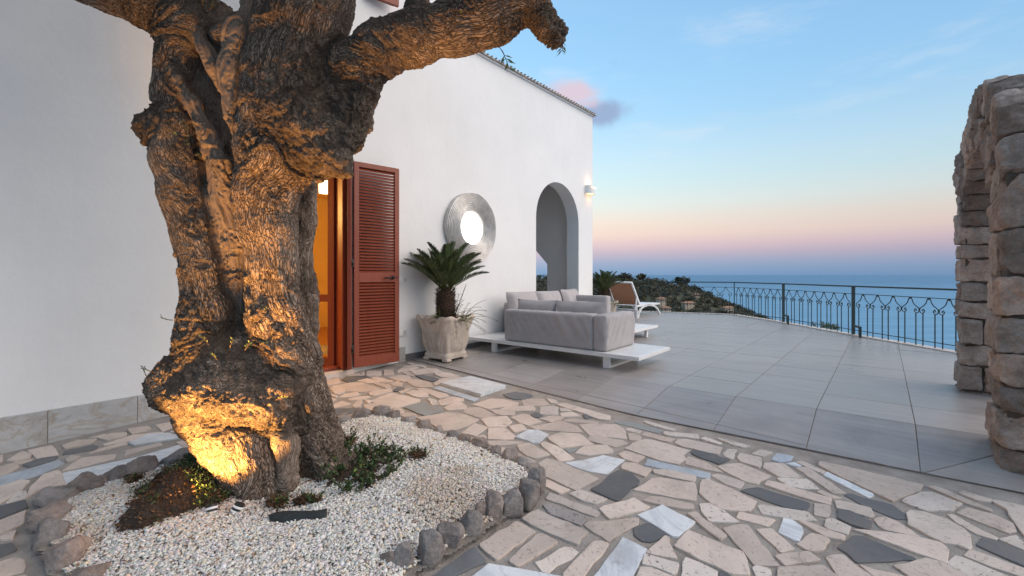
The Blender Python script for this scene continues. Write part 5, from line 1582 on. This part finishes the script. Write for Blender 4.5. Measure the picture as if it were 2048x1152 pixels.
# ------------------------------------------------------------------ soil mound with moss and litter, left of the trunk
def lumpy(name, label, cat, px, hgt, seed, mat, group=None):
    P = [on_paving(u, v, .07) for u, v in px]; c = sum(P, Vector()) / len(P)
    T = thing(name, label, cat, c, group)
    xs = np.array([p.x for p in P]); ys = np.array([p.y for p in P])
    gx, gy = np.meshgrid(np.linspace(xs.min() - .1, xs.max() + .1, 60), np.linspace(ys.min() - .1, ys.max() + .1, 60)); x, y = gx.ravel(), gy.ravel()
    ins = np.zeros(len(x), bool); j = len(xs) - 1; dd = np.full(len(x), 9.)
    for i in range(len(xs)):
        ins ^= ((ys[i] > y) != (ys[j] > y)) & (x < (xs[j] - xs[i]) * (y - ys[i]) / (ys[j] - ys[i] + 1e-12) + xs[i])
        ax, ay, bx, by = xs[j], ys[j], xs[i], ys[i]; L = (bx - ax) ** 2 + (by - ay) ** 2; t = np.clip(((x - ax) * (bx - ax) + (y - ay) * (by - ay)) / L, 0, 1)
        dd = np.minimum(dd, np.hypot(x - ax - t * (bx - ax), y - ay - t * (by - ay))); j = i
    dd = np.where(ins, dd, -dd) + fbm(np.stack([x, y, x * 0], 1) * 9, 3, seed) * .04
    h = hgt * np.clip(dd / .22, -.4, 1)
    z = bed_z(x, y) + h + fbm(np.stack([x, y, x * 0], 1) * 14, 4, seed + 1) * .028
    idx = np.arange(len(x)).reshape(gx.shape)
    Q = np.stack([idx[:-1, :-1], idx[:-1, 1:], idx[1:, 1:], idx[1:, :-1]], -1).reshape(-1, 4)
    Q = Q[(dd[Q] > -.05).all(1)]
    np_mesh('soil', np.stack([x, y, z], 1), Q, mat, T, smooth=True)
    inn = np.argwhere(dd > .0).ravel()
    return T, x[inn], y[inn], z[inn]
def scatter(T, x, y, z, n, L, mat, seed, name, upb=.6, tint=(.5, 1.4), lift=.012):
    g = np.random.default_rng(seed); i = g.integers(0, len(x), n)
    P = np.stack([x[i], y[i], z[i]], 1) + g.normal(0, .008, (n, 3)) + np.array([0, 0, lift]) * g.random((n, 1)) * 2
    d = g.normal(size=(n, 3)); d[:, 2] = np.abs(d[:, 2]) * upb; d /= np.linalg.norm(d, axis=1, keepdims=True)
    v_, f_ = leafquads(P, d, g.normal(0, .5, (n, 3)) + np.array([0, 0, 1]), g.uniform(.6, 1.3, n) * L, g.uniform(.3, .55, n) * L, g)
    o = np_mesh(name, v_, f_, mat, T, color=np.repeat(g.uniform(*tint, (n, 1)) * np.array([1, 1, 1]), 4, 0)); o['kind'] = 'stuff'
T, x, y, z = lumpy('root_mound', 'dark soil mound with moss and dead leaves left of the trunk', 'mound', [(222, 1066), (245, 1025), (285, 980), (340, 938), (395, 905), (450, 920), (490, 970), (455, 1008), (395, 1030), (330, 1050), (270, 1072)], .12, 3, SOIL)
scatter(T, x, y, z, 2200, .022, DRY, 5, 'dead_leaves', .5, (.2, .9))
k_ = fbm(np.stack([x, y, x * 0], 1) * 6, 3, 77) > -.1
scatter(T, x[k_], y[k_], z[k_], 2200, .020, LEAF, 6, 'green_leaves', .9, (.5, 1.7), .02)
# leafy suckers at the right foot of the trunk and in front of it
def shrub(name, lab, px, n, Lf, hgt, seed, group):
    T, x, y, z = lumpy(name, lab, 'shrub', px, .03, seed, SOIL, group)
    g = np.random.default_rng(seed); cx, cy = x.mean(), y.mean()
    ns = max(12, n // 16); P, D_ = [], []; m = MB()
    for s_ in range(ns):
        i = g.integers(0, len(x)); b = np.array([x[i], y[i], z[i]]); d = np.array([(x[i] - cx) * 2.2, (y[i] - cy) * 2.2, 0]) + g.normal(0, .35, 3); d[2] = abs(d[2]) + .55; d /= np.linalg.norm(d)
        L = hgt * g.uniform(.4, 1.15); m.tube([Vector(b), Vector(b + d * L)], [.003, .0015], 4)
        for k in range(16):
            t = g.uniform(.15, 1.05); P.append(b + d * L * t); dd = d * .5 + g.normal(0, .65, 3); D_.append(dd / np.linalg.norm(dd))
    m.build('stems', PALMTRUNK, T)['kind'] = 'stuff'
    P, D_ = np.array(P), np.array(D_); n = len(P)
    v_, f_ = leafquads(P, D_, g.normal(0, .6, (n, 3)) + np.array([0, 0, 1]), g.uniform(.6, 1.3, n) * Lf, g.uniform(.4, .6, n) * Lf, g)
    tint = g.uniform(.45, 1.7, (n, 1)) * np.ones(3); yl = g.random(n) < .08; tint[yl] *= (2.4, 1.7, .8)
    o = np_mesh('leaves', v_, f_, LEAF, T, color=np.repeat(tint, 4, 0)); o['kind'] = 'stuff'
    scatter(T, x, y, z, 500, .02, DRY, seed + 9, 'dead_leaves', .4, (.25, 1.1))
shrub('leafy_shrub', 'dark leafy shrub growing at the right foot of the olive trunk', [(690, 900), (735, 905), (785, 915), (805, 940), (780, 955), (745, 975), (715, 990), (680, 985), (650, 965)], 2000, .026, .11, 11, 'shrubs at the foot of the olive')
shrub('leafy_shrub', 'small dark sprouts in front of the trunk above the black fabric', [(600, 1006), (620, 1000), (640, 1004), (645, 1011), (620, 1015), (603, 1013)], 160, .02, .05, 12, 'shrubs at the foot of the olive')
shrub('leafy_shrub', 'tiny sprouts at the tip of the smooth grey root', [(535, 1008), (552, 998), (570, 1004), (566, 1020), (545, 1022)], 180, .02, .05, 13, 'shrubs at the foot of the olive')
shrub('leafy_shrub', 'sparse feathery weed standing alone in the gravel right of the trunk', [(820, 908), (845, 905), (850, 918), (828, 922)], 90, .018, .06, 14, 'shrubs at the foot of the olive')
shrub('leafy_shrub', 'dark twiggy sprouts behind the right root of the trunk', [(665, 885), (700, 880), (715, 895), (690, 905)], 200, .024, .10, 15, 'shrubs at the foot of the olive')
shrub('leafy_shrub', 'low weeds between two border rocks left of the trunk', [(240, 958), (262, 950), (285, 955), (262, 968)], 90, .018, .04, 16, 'shrubs at the foot of the olive')
# piece of black weed fabric poking out of the gravel
px = [(532, 1024), (560, 1018), (600, 1022), (640, 1016), (655, 1012)]; lo_ = [(540, 1038), (565, 1046), (600, 1042), (635, 1044), (655, 1038)]
fab = MB()
for (u0, v0), (u1, v1) in zip(px, lo_):
    a = on_paving(u0, v0 - 3 + random.uniform(-3, 3), .12); b = on_paving(u1, v1 + random.uniform(-3, 3), .085)
    for k in range(5):
        t = k / 4; p = a.lerp(b, t); p.z += .02 * math.sin(math.pi * t) + random.uniform(-.004, .004); p.z -= .012 * (u0 < 545) + .01; fab.v.append(tuple(p))
for i in range(4):
    for k in range(4): fab.f.append((i * 5 + k, i * 5 + k + 1, i * 5 + 6 + k, i * 5 + 5 + k))
fo = fab.build('weed_fabric', BLACKCLOTH, None, smooth=True, origin=on_paving(595, 1030, .08))
so_ = fo.modifiers.new('thickness', 'SOLIDIFY'); so_.thickness = .003
ss = fo.modifiers.new('smooth', 'SUBSURF'); ss.levels = ss.render_levels = 2
tag(fo, 'folded scrap of black weed fabric showing through the gravel', 'fabric')
# bit of irrigation pipe by the mound
MB().tube([on_paving(232, 1000, .075), on_paving(262, 988, .085), on_paving(292, 972, .08)], .006, 6).build('irrigation_pipe', BLACK, None, smooth=True, origin=on_paving(262, 988, .08))
tag(bpy.data.objects['irrigation_pipe'], 'thin black irrigation pipe crossing the gravel beside the mound', 'pipe')

# ================================================================== furniture
def pillow(fr, W, H, T, seed, n=14, amp=.012):
    """plump cushion: W along x, H along z, thickness T along y"""
    V, Fq = [], []
    for sgn in (-1, 1):
        for i in range(n + 1):
            for j in range(n + 1):
                u, v = 2 * i / n - 1, 2 * j / n - 1
                e = (1 - abs(u) ** 3.2) * (1 - abs(v) ** 3.2); th = T / 2 * max(e, 0) ** .42
                px = u * W / 2 * (1 - .05 * (1 - abs(v)) * abs(u) ** 6 ); pz = v * H / 2 * (1 - .05 * (1 - abs(u)))
                V.append((px, sgn * th, pz))
    V = np.array(V); nz_ = fbm(V * 5 + seed * 3.7, 3, seed); V[:, 1] += np.sign(V[:, 1]) * nz_ * amp * 1.6 * (np.abs(V[:, 1]) > 1e-4); V[:, 2] += fbm(V * 4 + seed, 2, seed + 3) * amp
    k = (n + 1) ** 2
    for s_ in (0, 1):
        for i in range(n):
            for j in range(n):
                a = s_ * k + i * (n + 1) + j; q = (a, a + n + 1, a + n + 2, a + 1); Fq.append(q if s_ else q[::-1])
    m = MB().add([fr(*p) for p in V], Fq); return m
def soft_box(fr, x, y, z, seed, amp=.006, res=.06, drape=.0):
    """upholstered block with rounded edges, slack cloth and a few diagonal creases"""
    X, Y, Zz = x[1] - x[0], y[1] - y[0], z[1] - z[0]; dims = (X, Y, Zz)
    nn = [max(3, int(d / res)) for d in dims]; pts = {}; V = []; Fq = []
    def P(i, j, k):
        key = (i, j, k)
        if key in pts: return pts[key]
        p = np.array([X * i / nn[0], Y * j / nn[1], Zz * k / nn[2]]); r = .028
        c = np.clip(p, r, np.array(dims) - r); d = p - c; L = np.linalg.norm(d)
        if L > r: p = c + d / L * r
        V.append(p); pts[key] = len(V) - 1; return pts[key]
    for i in range(nn[0]):
        for j in range(nn[1]):
            Fq += [(P(i, j, 0), P(i, j + 1, 0), P(i + 1, j + 1, 0), P(i + 1, j, 0)), (P(i, j, nn[2]), P(i + 1, j, nn[2]), P(i + 1, j + 1, nn[2]), P(i, j + 1, nn[2]))]
    for i in range(nn[0]):
        for k in range(nn[2]):
            Fq += [(P(i, 0, k), P(i + 1, 0, k), P(i + 1, 0, k + 1), P(i, 0, k + 1)), (P(i, nn[1], k), P(i, nn[1], k + 1), P(i + 1, nn[1], k + 1), P(i + 1, nn[1], k))]
    for j in range(nn[1]):
        for k in range(nn[2]):
            Fq += [(P(0, j, k), P(0, j, k + 1), P(0, j + 1, k + 1), P(0, j + 1, k)), (P(nn[0], j, k), P(nn[0], j + 1, k), P(nn[0], j + 1, k + 1), P(nn[0], j, k + 1))]
    V = np.array(V); cen = np.array(dims) / 2
    g = np.zeros_like(V)
    for ax in range(3):
        g[:, ax] = np.where(V[:, ax] < 1e-3, -1, np.where(V[:, ax] > dims[ax] - 1e-3, 1, 0))
    al = (V[:, 0] + V[:, 1]) * 1.0 - V[:, 2] * .62                     # creases fall on the slant
    cre = fbm(np.stack([al * 9, (V[:, 0] - V[:, 1]) * .6, V[:, 2] * 1.2], 1) + seed * 2.2, 3, seed)
    cre = np.abs(cre); cre = np.clip(.22 - cre, 0, 1) / .22
    fade = np.clip(V[:, 2] / Zz * (1.25 - V[:, 2] / Zz) * 2.6, 0, 1)
    V = V + g * ((fbm(V * 3.5 + seed, 3, seed + 1) * amp) + cre * drape * fade)[:, None]
    return MB().add([fr(x[0] + p[0], y[0] + p[1], z[0] + p[2]) for p in V], Fq)

S0 = Vector((1.515, 5.43, 0)); SF = frame(S0, A, -B)        # x: away along the wall, y: towards the wall
PZ0, PZ1 = .165, .21
def platform(root, fr, x, y, legs, along):
    """white slatted deck with mitred border; legs = list of ((x,y) start, (x,y) end) runners"""
    b_ = .055
    m = MB()
    m.box(fr, (x[0], x[1]), (y[0], y[0] + b_), (PZ0, PZ1)).box(fr, (x[0], x[1]), (y[1] - b_, y[1]), (PZ0, PZ1))
    m.box(fr, (x[0], x[0] + b_), (y[0] + b_, y[1] - b_), (PZ0, PZ1)).box(fr, (x[1] - b_, x[1]), (y[0] + b_, y[1] - b_), (PZ0, PZ1))
    m.build('deck_frame', WHITEP, root, bevel=.003)
    n_ = int(((x[1] - x[0]) if along == 'y' else (y[1] - y[0])) / .085)
    for k in range(n_):
        if along == 'y':
            w_ = (x[1] - x[0] - 2 * b_) / n_; a = x[0] + b_ + w_ * k
            MB().box(fr, (a + .006, a + w_ - .006), (y[0] + b_, y[1] - b_), (PZ1 - .022, PZ1 - .003)).build('slat', WHITEP, root)
        else:
            w_ = (y[1] - y[0] - 2 * b_) / n_; a = y[0] + b_ + w_ * k
            MB().box(fr, (x[0] + b_, x[1] - b_), (a + .006, a + w_ - .006), (PZ1 - .022, PZ1 - .003)).build('slat', WHITEP, root)
    for (x0, y0), (x1, y1), hw in legs:
        m = MB(); T = .018
        if abs(x1 - x0) > abs(y1 - y0):
            m.box(fr, (x0, x0 + .045), (y0 - hw, y0 + hw), (TOPZ, PZ0 - .001)).box(fr, (x1 - .045, x1), (y0 - hw, y0 + hw), (TOPZ, PZ0 - .001)).box(fr, (x0 + .045, x1 - .045), (y0 - hw, y0 + hw), (TOPZ, TOPZ + .028))
        else:
            m.box(fr, (x0 - hw, x0 + hw), (y0, y0 + .045), (TOPZ, PZ0 - .001)).box(fr, (x0 - hw, x0 + hw), (y1 - .045, y1), (TOPZ, PZ0 - .001)).box(fr, (x0 - hw, x0 + hw), (y0 + .045, y1 - .045), (TOPZ, TOPZ + .028))
        m.build('leg', WHITEP, root, bevel=.002)
sofa = thing('sofa', 'grey upholstered sofa with its back to the viewer on white slatted deck', 'sofa', S0, 'lounge sofas on white decks')
platform(sofa, SF, (0, 1.02), (0, 2.84), [((.05, .46), (.92, .46), .045), ((.05, 2.36), (.92, 2.36), .045)], 'y')
by0, by1, bx0, bx1, bz = .47, 2.17, .075, .93, .675
soft_box(SF, (bx0, bx0 + .20), (by0 + .20, by1), (PZ1, bz), 3, .004, .03, .02).build('back', FABRIC, sofa, smooth=True)
soft_box(SF, (bx0, bx1), (by0, by0 + .195), (PZ1, bz), 5, .004, .028, .022).build('arm', FABRIC, sofa, smooth=True)
soft_box(SF, (bx0 + .2, bx1), (by0 + .2, by1), (PZ1, .46), 6, .004, .06).build('seat_cushion', FABRIC, sofa, smooth=True)
for k, (y0, w_) in enumerate(((.62, .80), (1.40, .72))):
    yc = y0 + w_ / 2; f2 = frame(SF(bx0 + .27, yc, .645), -B, (A * .95 + Vector((0, 0, .30))).normalized(), Vector((0, 0, 1)))
    pillow(f2, w_, .36, .22, 7 + k).build('back_cushion', FABRIC, sofa, smooth=True)
# second sofa along the wall
sofa2 = thing('sofa', 'grey sofa against the villa wall with three pale back cushions', 'sofa', HF(2.6, .5, 0), 'lounge sofas on white decks')
def at_n(u, v, n_):     # point of the place at pixel u on the vertical plane n_ metres out from the villa wall
    q = (u - CX) / F; P0 = W0 + B * n_
    t = (q * P0.y - P0.x) / (A.x - q * A.y); D = P0.y + A.y * t
    return at(u, v, D)
pfr = at(1316, 651, 8.9); s_far = (pfr - W0).dot(A); n_far = (pfr - W0).dot(B)
print('platform2 s,n', s_far, n_far)
NF = n_far
platform(sofa2, HF, (s_far - 2.35, s_far), (NF - 1.62, NF), [((s_far - .42, NF - 1.5), (s_far - .42, NF - .04), .035), ((s_far - 2.0, NF - 1.5), (s_far - 2.0, NF - .04), .035)], 'x')
arm_n = .98
ap = at(1213, 592, 8.55); s_arm = (ap - W0).dot(A); n_arm = (ap - W0).dot(B); z_arm = ap.z
print('arm s,n,z', s_arm, n_arm, z_arm)
soft_box(HF, (s_arm, s_arm + .19), (.10, n_arm), (PZ1, z_arm), 11, .004, .05, .004).build('arm', FABRIC, sofa2, smooth=True)
soft_box(HF, (s_arm - 1.75, s_arm), (.06, .25), (PZ1, .72), 12, .004, .06).build('back', FABRIC, sofa2, smooth=True)
soft_box(HF, (s_arm - 1.75, s_arm), (.25, n_arm), (PZ1, .46), 13, .004, .06).build('seat_cushion', FABRIC, sofa2, smooth=True)
for k, (u0, u1, vt) in enumerate(((1018, 1075, 583), (1076, 1121, 581), (1118, 1164, 578))):
    a, b = at_n(u0, vt, .38), at_n(u1, vt, .38); c = (a + b) / 2; w_ = (b - a).length
    h_ = c.z - .44; e = (A + B * (.0 if k < 2 else -.25)).normalized(); nb = Vector((e.y, -e.x, 0))
    f2 = frame((c.x, c.y, .44 + h_ / 2), e, (nb * .93 + Vector((0, 0, .3))).normalized(), (Vector((0, 0, 1)) - nb * .28).normalized())
    pillow(f2, w_ * 1.03, h_ * 1.02, .22, 15 + k).build('back_cushion', FABRIC, sofa2, smooth=True)
# low grey stool against the wall, behind the end of the front sofa
st = thing('stool', 'low grey upholstered seat end by the wall, left of the sofa back', 'stool', SF(.75, 2.4, 0))
soft_box(SF, (.74, 1.0), (2.17, 2.40), (PZ1, .44), 21, .003, .05).build('seat', FABRIC, st, smooth=True)
soft_box(SF, (.80, 1.0), (2.17, 2.30), (.44, .70), 22, .003, .05).build('back', FABRIC, st, smooth=True)

# ------------------------------------------------------------------ potted cycads
def frond_mesh(L, seed, n=46):
    g = np.random.default_rng(seed); P, D_, U, LL = [], [], [], []
    pts = [Vector((0, 0, 0))]; ang = 0
    for k in range(n):
        t = k / n; ang = -.55 * t ** 2
        pts.append(pts[-1] + Vector((math.cos(ang), 0, math.sin(ang))) * L / n)
        if t > .14:
            for sg in (-1, 1):
                P.append(pts[-1]); ax = Vector((math.cos(ang), 0, math.sin(ang)))
                d = (ax * .75 + Vector((0, sg, 0)) * .72 + Vector((-math.sin(ang), 0, math.cos(ang))) * .45).normalized()
                D_.append(d + Vector(g.normal(0, .04, 3))); U.append(Vector((-math.sin(ang), 0, math.cos(ang)))); LL.append(.125 * L / .62 * math.sin(math.pi * (t * .86 + .1)) ** .7)
    v_, f_ = leafquads(np.array([tuple(p) for p in P]), np.array([tuple(d.normalized()) for d in D_]), np.array([tuple(u) for u in U]), np.array(LL), np.full(len(P), .020 * L / .62), g)
    m = MB().tube(pts, [.007 * (1 - .8 * k / n) for k in range(n + 1)], 5)
    nv = len(m.v); V = np.concatenate([np.array(m.v), v_]); quads = [list(f) for f in m.f if len(f) == 4] + (f_ + nv).tolist()
    tint = np.concatenate([np.tile([1.3, 1.0, .6], (nv, 1)), np.repeat(g.uniform(.6, 1.35, (len(P), 1)) * np.ones(3), 4, 0)])
    return V, np.array(quads), tint
def carved_pot(root, base, rot, H, rb, rt, seed=0):
    """square tapering pot with leaf relief and a scalloped rim"""
    na, nz_ = 96, 34; V = []
    for j in range(nz_ + 1):
        t = j / nz_; z = .05 + (H - .05) * t
        if t < .09: r = rb * 1.04
        elif t < .14: r = rb * (1.04 - .10 * (t - .09) / .05)
        else: r = rb * .94 + (rt - rb * .94) * ((t - .14) / .86) ** 1.35
        for k in range(na):
            a = 2 * math.pi * k / na; c, s = math.cos(a), math.sin(a)
            n_ = 8.0; q = (abs(c) ** n_ + abs(s) ** n_) ** (-1 / n_)
            rr = r * .72 * q
            # relief: ribs fanning up each face, scroll at the corner
            fa = (a / (math.pi / 2)) % 1.0; d = abs(fa - .5) * 2          # 0 at the corners, 1 mid face
            xf = 1 - d; yy = max(0, (t - .16) / .8); body = 1.0 if .16 < t < .95 else 0
            fan = 0
            for w0, k1, am in ((.10, .42, .026), (.34, .50, .025), (.60, .34, .02)):
                fan += am * math.exp(-((xf - (w0 + k1 * yy ** 1.5)) / .055) ** 2)
            fan += .010 * math.sin(46 * (yy - .55 * xf)) * (1 if .12 < xf - .4 * yy ** 1.5 < .34 else .25)
            fan *= body
            sc = .03 * math.exp(-((d) / .16) ** 2) * (.15 < t < .62) * math.sin(math.pi * (t - .15) / .47) ** .5 if .15 < t < .62 else 0
            sw = .022 * math.exp(-((d - .55) / .2) ** 2) * math.exp(-((t - .3) / .16) ** 2)
            rr += fan + sc + sw + (.015 if t > .93 else 0)
            zz = z + (.030 * abs(math.sin(a * 8 + .3)) ** .7 - .012 + .035 * (1 - d) ** 2 * (1 if d < .5 else .3)) * max(0, (t - .8) / .2)
            V.append((rr * c, rr * s, zz))
    Q = []
    for j in range(nz_):
        for k in range(na): Q.append((j * na + k, j * na + (k + 1) % na, (j + 1) * na + (k + 1) % na, (j + 1) * na + k))
    # thickness of the rim and soil
    b = len(V); top = V[-na:]
    for sc_, dz in ((.93, -.005), (.88, -.05)): V += [(p[0] * sc_, p[1] * sc_, p[2] + dz) for p in top]
    for k in range(na):
        Q.append((b - na + k, b - na + (k + 1) % na, b + (k + 1) % na, b + k)); Q.append((b + k, b + (k + 1) % na, b + na + (k + 1) % na, b + na + k))
    cr_, sr_ = math.cos(rot), math.sin(rot); fr = frame(base, Vector((cr_, sr_, 0)), Vector((-sr_, cr_, 0)))
    m = MB().add([fr(*p) for p in V], Q)
    m.add([fr(p[0], p[1], .05) for p in V[:na]], [tuple(reversed(range(na)))])
    m.build('pot', TERRA, root, smooth=True)
    rc = rb * .72
    for sx in (-1, 1):
        for sy in (-1, 1):
            MB().box(fr, (sx * rc * .8 - .05, sx * rc * .8 + .05), (sy * rc * .8 - .05, sy * rc * .8 + .05), (TOPZ, .06)).build('foot', TERRA, root, bevel=.012)
    MB().add([fr(p[0] * .86, p[1] * .86, H - .05) for p in V[nz_ * na:nz_ * na + na]], [tuple(range(na))]).build('soil', SOIL, root)
    return fr
def cycad(root, base, z0, z1, r, L, nf, seed, fern=True):
    g = random.Random(seed)
    prof = [(r * .8, z0 - .05), (r * .95, z0 + .05), (r * 1.05, z0 + (z1 - z0) * .5), (r * .95, z1 - .06), (r * .5, z1), (0, z1 + .02)]
    fr = frame(base, Vector((1, 0, 0)), Vector((0, 1, 0)))
    m = MB().lathe(fr, prof, 20)
    for k in range(190):           # stubs of old leaf bases
        a = k * 2.399; z = z0 + (z1 - z0) * (k / 190); rr = r * (.95 + .1 * math.sin(math.pi * (z - z0) / (z1 - z0)))
        d = Vector((math.cos(a), math.sin(a), g.uniform(.5, 1.2))).normalized(); p = fr(rr * .9 * math.cos(a), rr * .9 * math.sin(a), z)
        e = Vector((-math.sin(a), math.cos(a), 0)); L_ = g.uniform(.04, .075)
        m.add([p - e * .016, p + e * .016, p + d * L_ + e * .005, p + d * L_ - e * .005, p + Vector((0, 0, .022))], [(0, 1, 2, 3), (1, 4, 2), (4, 0, 3), (4, 3, 2)])
    m.build('trunk', PALMTRUNK, root)
    meshes = []
    for k in range(3):
        V, Q, T = frond_mesh(L, seed + k); o = np_mesh('frond', V, Q, PALMLEAF, None, color=T); meshes.append(o)
    first = {0: True, 1: True, 2: True}
    for k in range(nf):
        a = k * 2.39996 + seed; lev = (k + .5) / nf; el_ = R(83 - 50 * lev ** .95) + g.uniform(-.08, .08)
        src = meshes[k % 3]; o = src if first[k % 3] else src.copy()
        if not first[k % 3]: COL.objects.link(o)
        first[k % 3] = False
        o.parent = root; o.location = Vector(base) + Vector((math.cos(a) * r * .4, math.sin(a) * r * .4, z1 - .02)) - wloc(root)
        o.rotation_euler = (Matrix.Rotation(a, 3, 'Z') @ Matrix.Rotation(-el_, 3, 'Y') @ Matrix.Rotation(g.uniform(-.3, .3), 3, 'X')).to_euler()
        s_ = g.uniform(.85, 1.05); o.scale = (s_, s_, s_)
def fern(root, base, seed, n=16, L=.42, side=1):
    g = random.Random(seed)
    for k in range(n):
        a = g.uniform(-1.5, 1.5) if side else g.uniform(0, 6.28); el_ = g.uniform(.2, 1.35); p = Vector(base) + Vector((g.uniform(-.08, .12), g.uniform(-.1, .1), 0)); d = Vector((math.cos(a) * math.cos(el_), math.sin(a) * math.cos(el_) - .2, math.sin(el_))).normalized()
        pts = [p]; LL = L * g.uniform(.5, 1.1); P, D_ = [], []
        for j in range(14):
            d = (d + Vector((0, 0, -.075))).normalized(); pts.append(pts[-1] + d * LL / 14)
            if j > 1:
                s_ = d.cross(Vector((0, 0, 1))).normalized()
                for sg in (-1, 1): P.append(tuple(pts[-1])); D_.append(tuple((d * .5 + s_ * sg).normalized()))
        rs = np.random.default_rng(seed * 31 + k)
        v_, f_ = leafquads(np.array(P), np.array(D_), rs.normal(0, .3, (len(P), 3)) + np.array([0, 0, 1]), rs.uniform(.02, .042, len(P)), rs.uniform(.008, .014, len(P)), rs)
        m = MB().tube(pts, .0025, 4); nv = len(m.v)
        np_mesh('fern_leaf', np.concatenate([np.array(m.v), v_]), np.array([list(f) for f in m.f if len(f) == 4] + (f_ + nv).tolist()), LEAF, root, color=np.concatenate([np.tile([2.2, 1.2, .8], (nv, 1)), np.repeat(rs.uniform(.9, 2.2, (len(P), 1)) * np.array([1.25, 1, .7]), 4, 0)]))
b1 = Vector((-.935, 6.42, 0)); rot1 = math.atan2(-b1.y, -b1.x) - math.pi / 4 + .06
pot1 = thing('potted_cycad', 'cycad palm in carved cream stone pot beside the red brown shutter', 'potted plant', b1, 'potted cycads')
carved_pot(pot1, b1, rot1, .60, .30, .42)
cycad(pot1, b1, .52, 1.00, .125, .70, 42, 3)
fern(pot1, b1 + Vector((.17, -.16, .57)), 5, 24, .46)
fern(pot1, b1 + Vector((-.12, -.18, .57)), 6, 9, .3, 0)
# old flower spike leaning out of the pot
m = MB(); p0 = b1 + Vector((.14, -.12, .62))
for k in range(26):
    t = k / 25; c = p0 + Vector((.16 * t, 0, .44 * t)); a = k * 2.4; m.tube([c, c + Vector((math.cos(a) * .028, math.sin(a) * .028, .02)) * (1.2 - t)], [.006, .002], 4)
m.tube([p0, p0 + Vector((.16, 0, .44))], [.006, .003], 5).build('dry_spike', PALMTRUNK, pot1)
b2 = Vector((2.18, 10.75, 0)); rot2 = .4
pot2 = thing('potted_cycad', 'smaller cycad palm in pale pot between the sofa and the sun lounger', 'potted plant', b2, 'potted cycads')
carved_pot(pot2, b2, rot2, .55, .24, .33)
cycad(pot2, b2, .48, .84, .13, .50, 30, 8)
fern(pot2, b2 + Vector((.15, -.12, .5)), 9, 18, .34)
fern(pot2, b2 + Vector((-.25, -.1, .52)), 10, 6, .4, 0)

# ------------------------------------------------------------------ sun lounger
lo0 = on_floor(1272, 637); foot = on_floor(1322, 628)
lx = Vector((.62, .78, 0)).normalized(); LF_ = frame((3.40, 12.40, 0), lx, Vector((-lx.y, lx.x, 0))); LF = lambda x, y, z: LF_(x * 1.35 if x > 0 else x, y, z)   # x: towards the foot end, y: width
lou = thing('sun_lounger', 'white plastic sun lounger with raised tan sling back near the railing', 'sun lounger', LF(0, 0, 0))
Wd = .72
def ribbon(pts, half_y, y, th, nm, mt, parent, bev=.006):
    m = MB()
    for (x0, z0), (x1, z1) in zip(pts[:-1], pts[1:]):
        d = Vector((x1 - x0, z1 - z0)); L = d.length; d /= L; nn = Vector((-d.y, d.x)) * th / 2; e = d * th * .25
        m.hexa([LF(x0 - e.x - nn.x, y - half_y, z0 - e.y - nn.y), LF(x1 + e.x - nn.x, y - half_y, z1 + e.y - nn.y), LF(x1 + e.x - nn.x, y + half_y, z1 + e.y - nn.y), LF(x0 - e.x - nn.x, y + half_y, z0 - e.y - nn.y),
                LF(x0 - e.x + nn.x, y - half_y, z0 - e.y + nn.y), LF(x1 + e.x + nn.x, y - half_y, z1 + e.y + nn.y), LF(x1 + e.x + nn.x, y + half_y, z1 + e.y + nn.y), LF(x0 - e.x + nn.x, y + half_y, z0 - e.y + nn.y)])
    return m.build(nm, mt, parent)
hz = .34; bk = (-.34, .98); pv = (.14, hz + .02)
for y in (0, Wd):
    ribbon([pv, bk], .02, y, .05, 'back_rail', WHITEPL, lou)
    ribbon([(.0, hz), (.6, hz), (1.2, hz - .01)], .022, y, .05, 'side_rail', WHITEPL, lou)
    arc = [(.02 + .0 * t, .0) for t in (0,)]
    ribbon([(.05, .02), (.10, .14), (.20, .25), (.36, .31), (.52, .32)], .022, y, .045, 'leg', WHITEPL, lou)
    ribbon([(1.24, .02), (1.12, .17), (.95, .27), (.72, .32), (.5, .33)], .022, y, .045, 'leg', WHITEPL, lou)
    ribbon([(-.02, .02), (-.02, hz)], .02, y, .035, 'leg', WHITEPL, lou)
    ribbon([(-.10, hz - .1), (.0, .62)], .014, y, .03, 'prop', WHITEPL, lou)
MB().tube([LF(bk[0], -.02, bk[1]), LF(bk[0] - .015, Wd / 2, bk[1] + .01), LF(bk[0], Wd + .02, bk[1])], .026, 8).build('head_bar', WHITEPL, lou, smooth=True)
MB().tube([LF(1.2, 0, hz - .01), LF(1.2, Wd, hz - .01)], .024, 8).build('foot_bar', WHITEPL, lou, smooth=True)
MB().tube([LF(-.02, 0, .1), LF(-.02, Wd, .1)], .018, 8).build('stretcher', WHITEPL, lou, smooth=True)
MB().tube([LF(-.02, 0, .24), LF(-.02, Wd, .24)], .018, 8).build('stretcher', WHITEPL, lou, smooth=True)
m = MB(); n_ = 8
for i in range(n_ + 1):
    for j in range(n_ + 1):
        t = i / n_; sag = .025 * math.sin(math.pi * t) * math.sin(math.pi * j / n_)
        x_ = pv[0] + (bk[0] - pv[0]) * t; z_ = pv[1] + (bk[1] - pv[1]) * t
        m.v.append(tuple(LF(x_ - sag * .6, .03 + (Wd - .06) * j / n_, z_ - sag)))
for i in range(n_):
    for j in range(n_): a = i * (n_ + 1) + j; m.f.append((a, a + 1, a + n_ + 2, a + n_ + 1))
so1 = m.build('back_sling', TAN, lou, smooth=True); md = so1.modifiers.new('t', 'SOLIDIFY'); md.thickness = .006
MB().box(LF, (.14, 1.19), (.025, Wd - .025), (hz - .006, hz + .004)).build('seat_sling', WHITEPL, lou)

print('objects', len(bpy.data.objects), 'tiles', ntile, 'stones', len(STONES), 'trunk verts', len(TV))
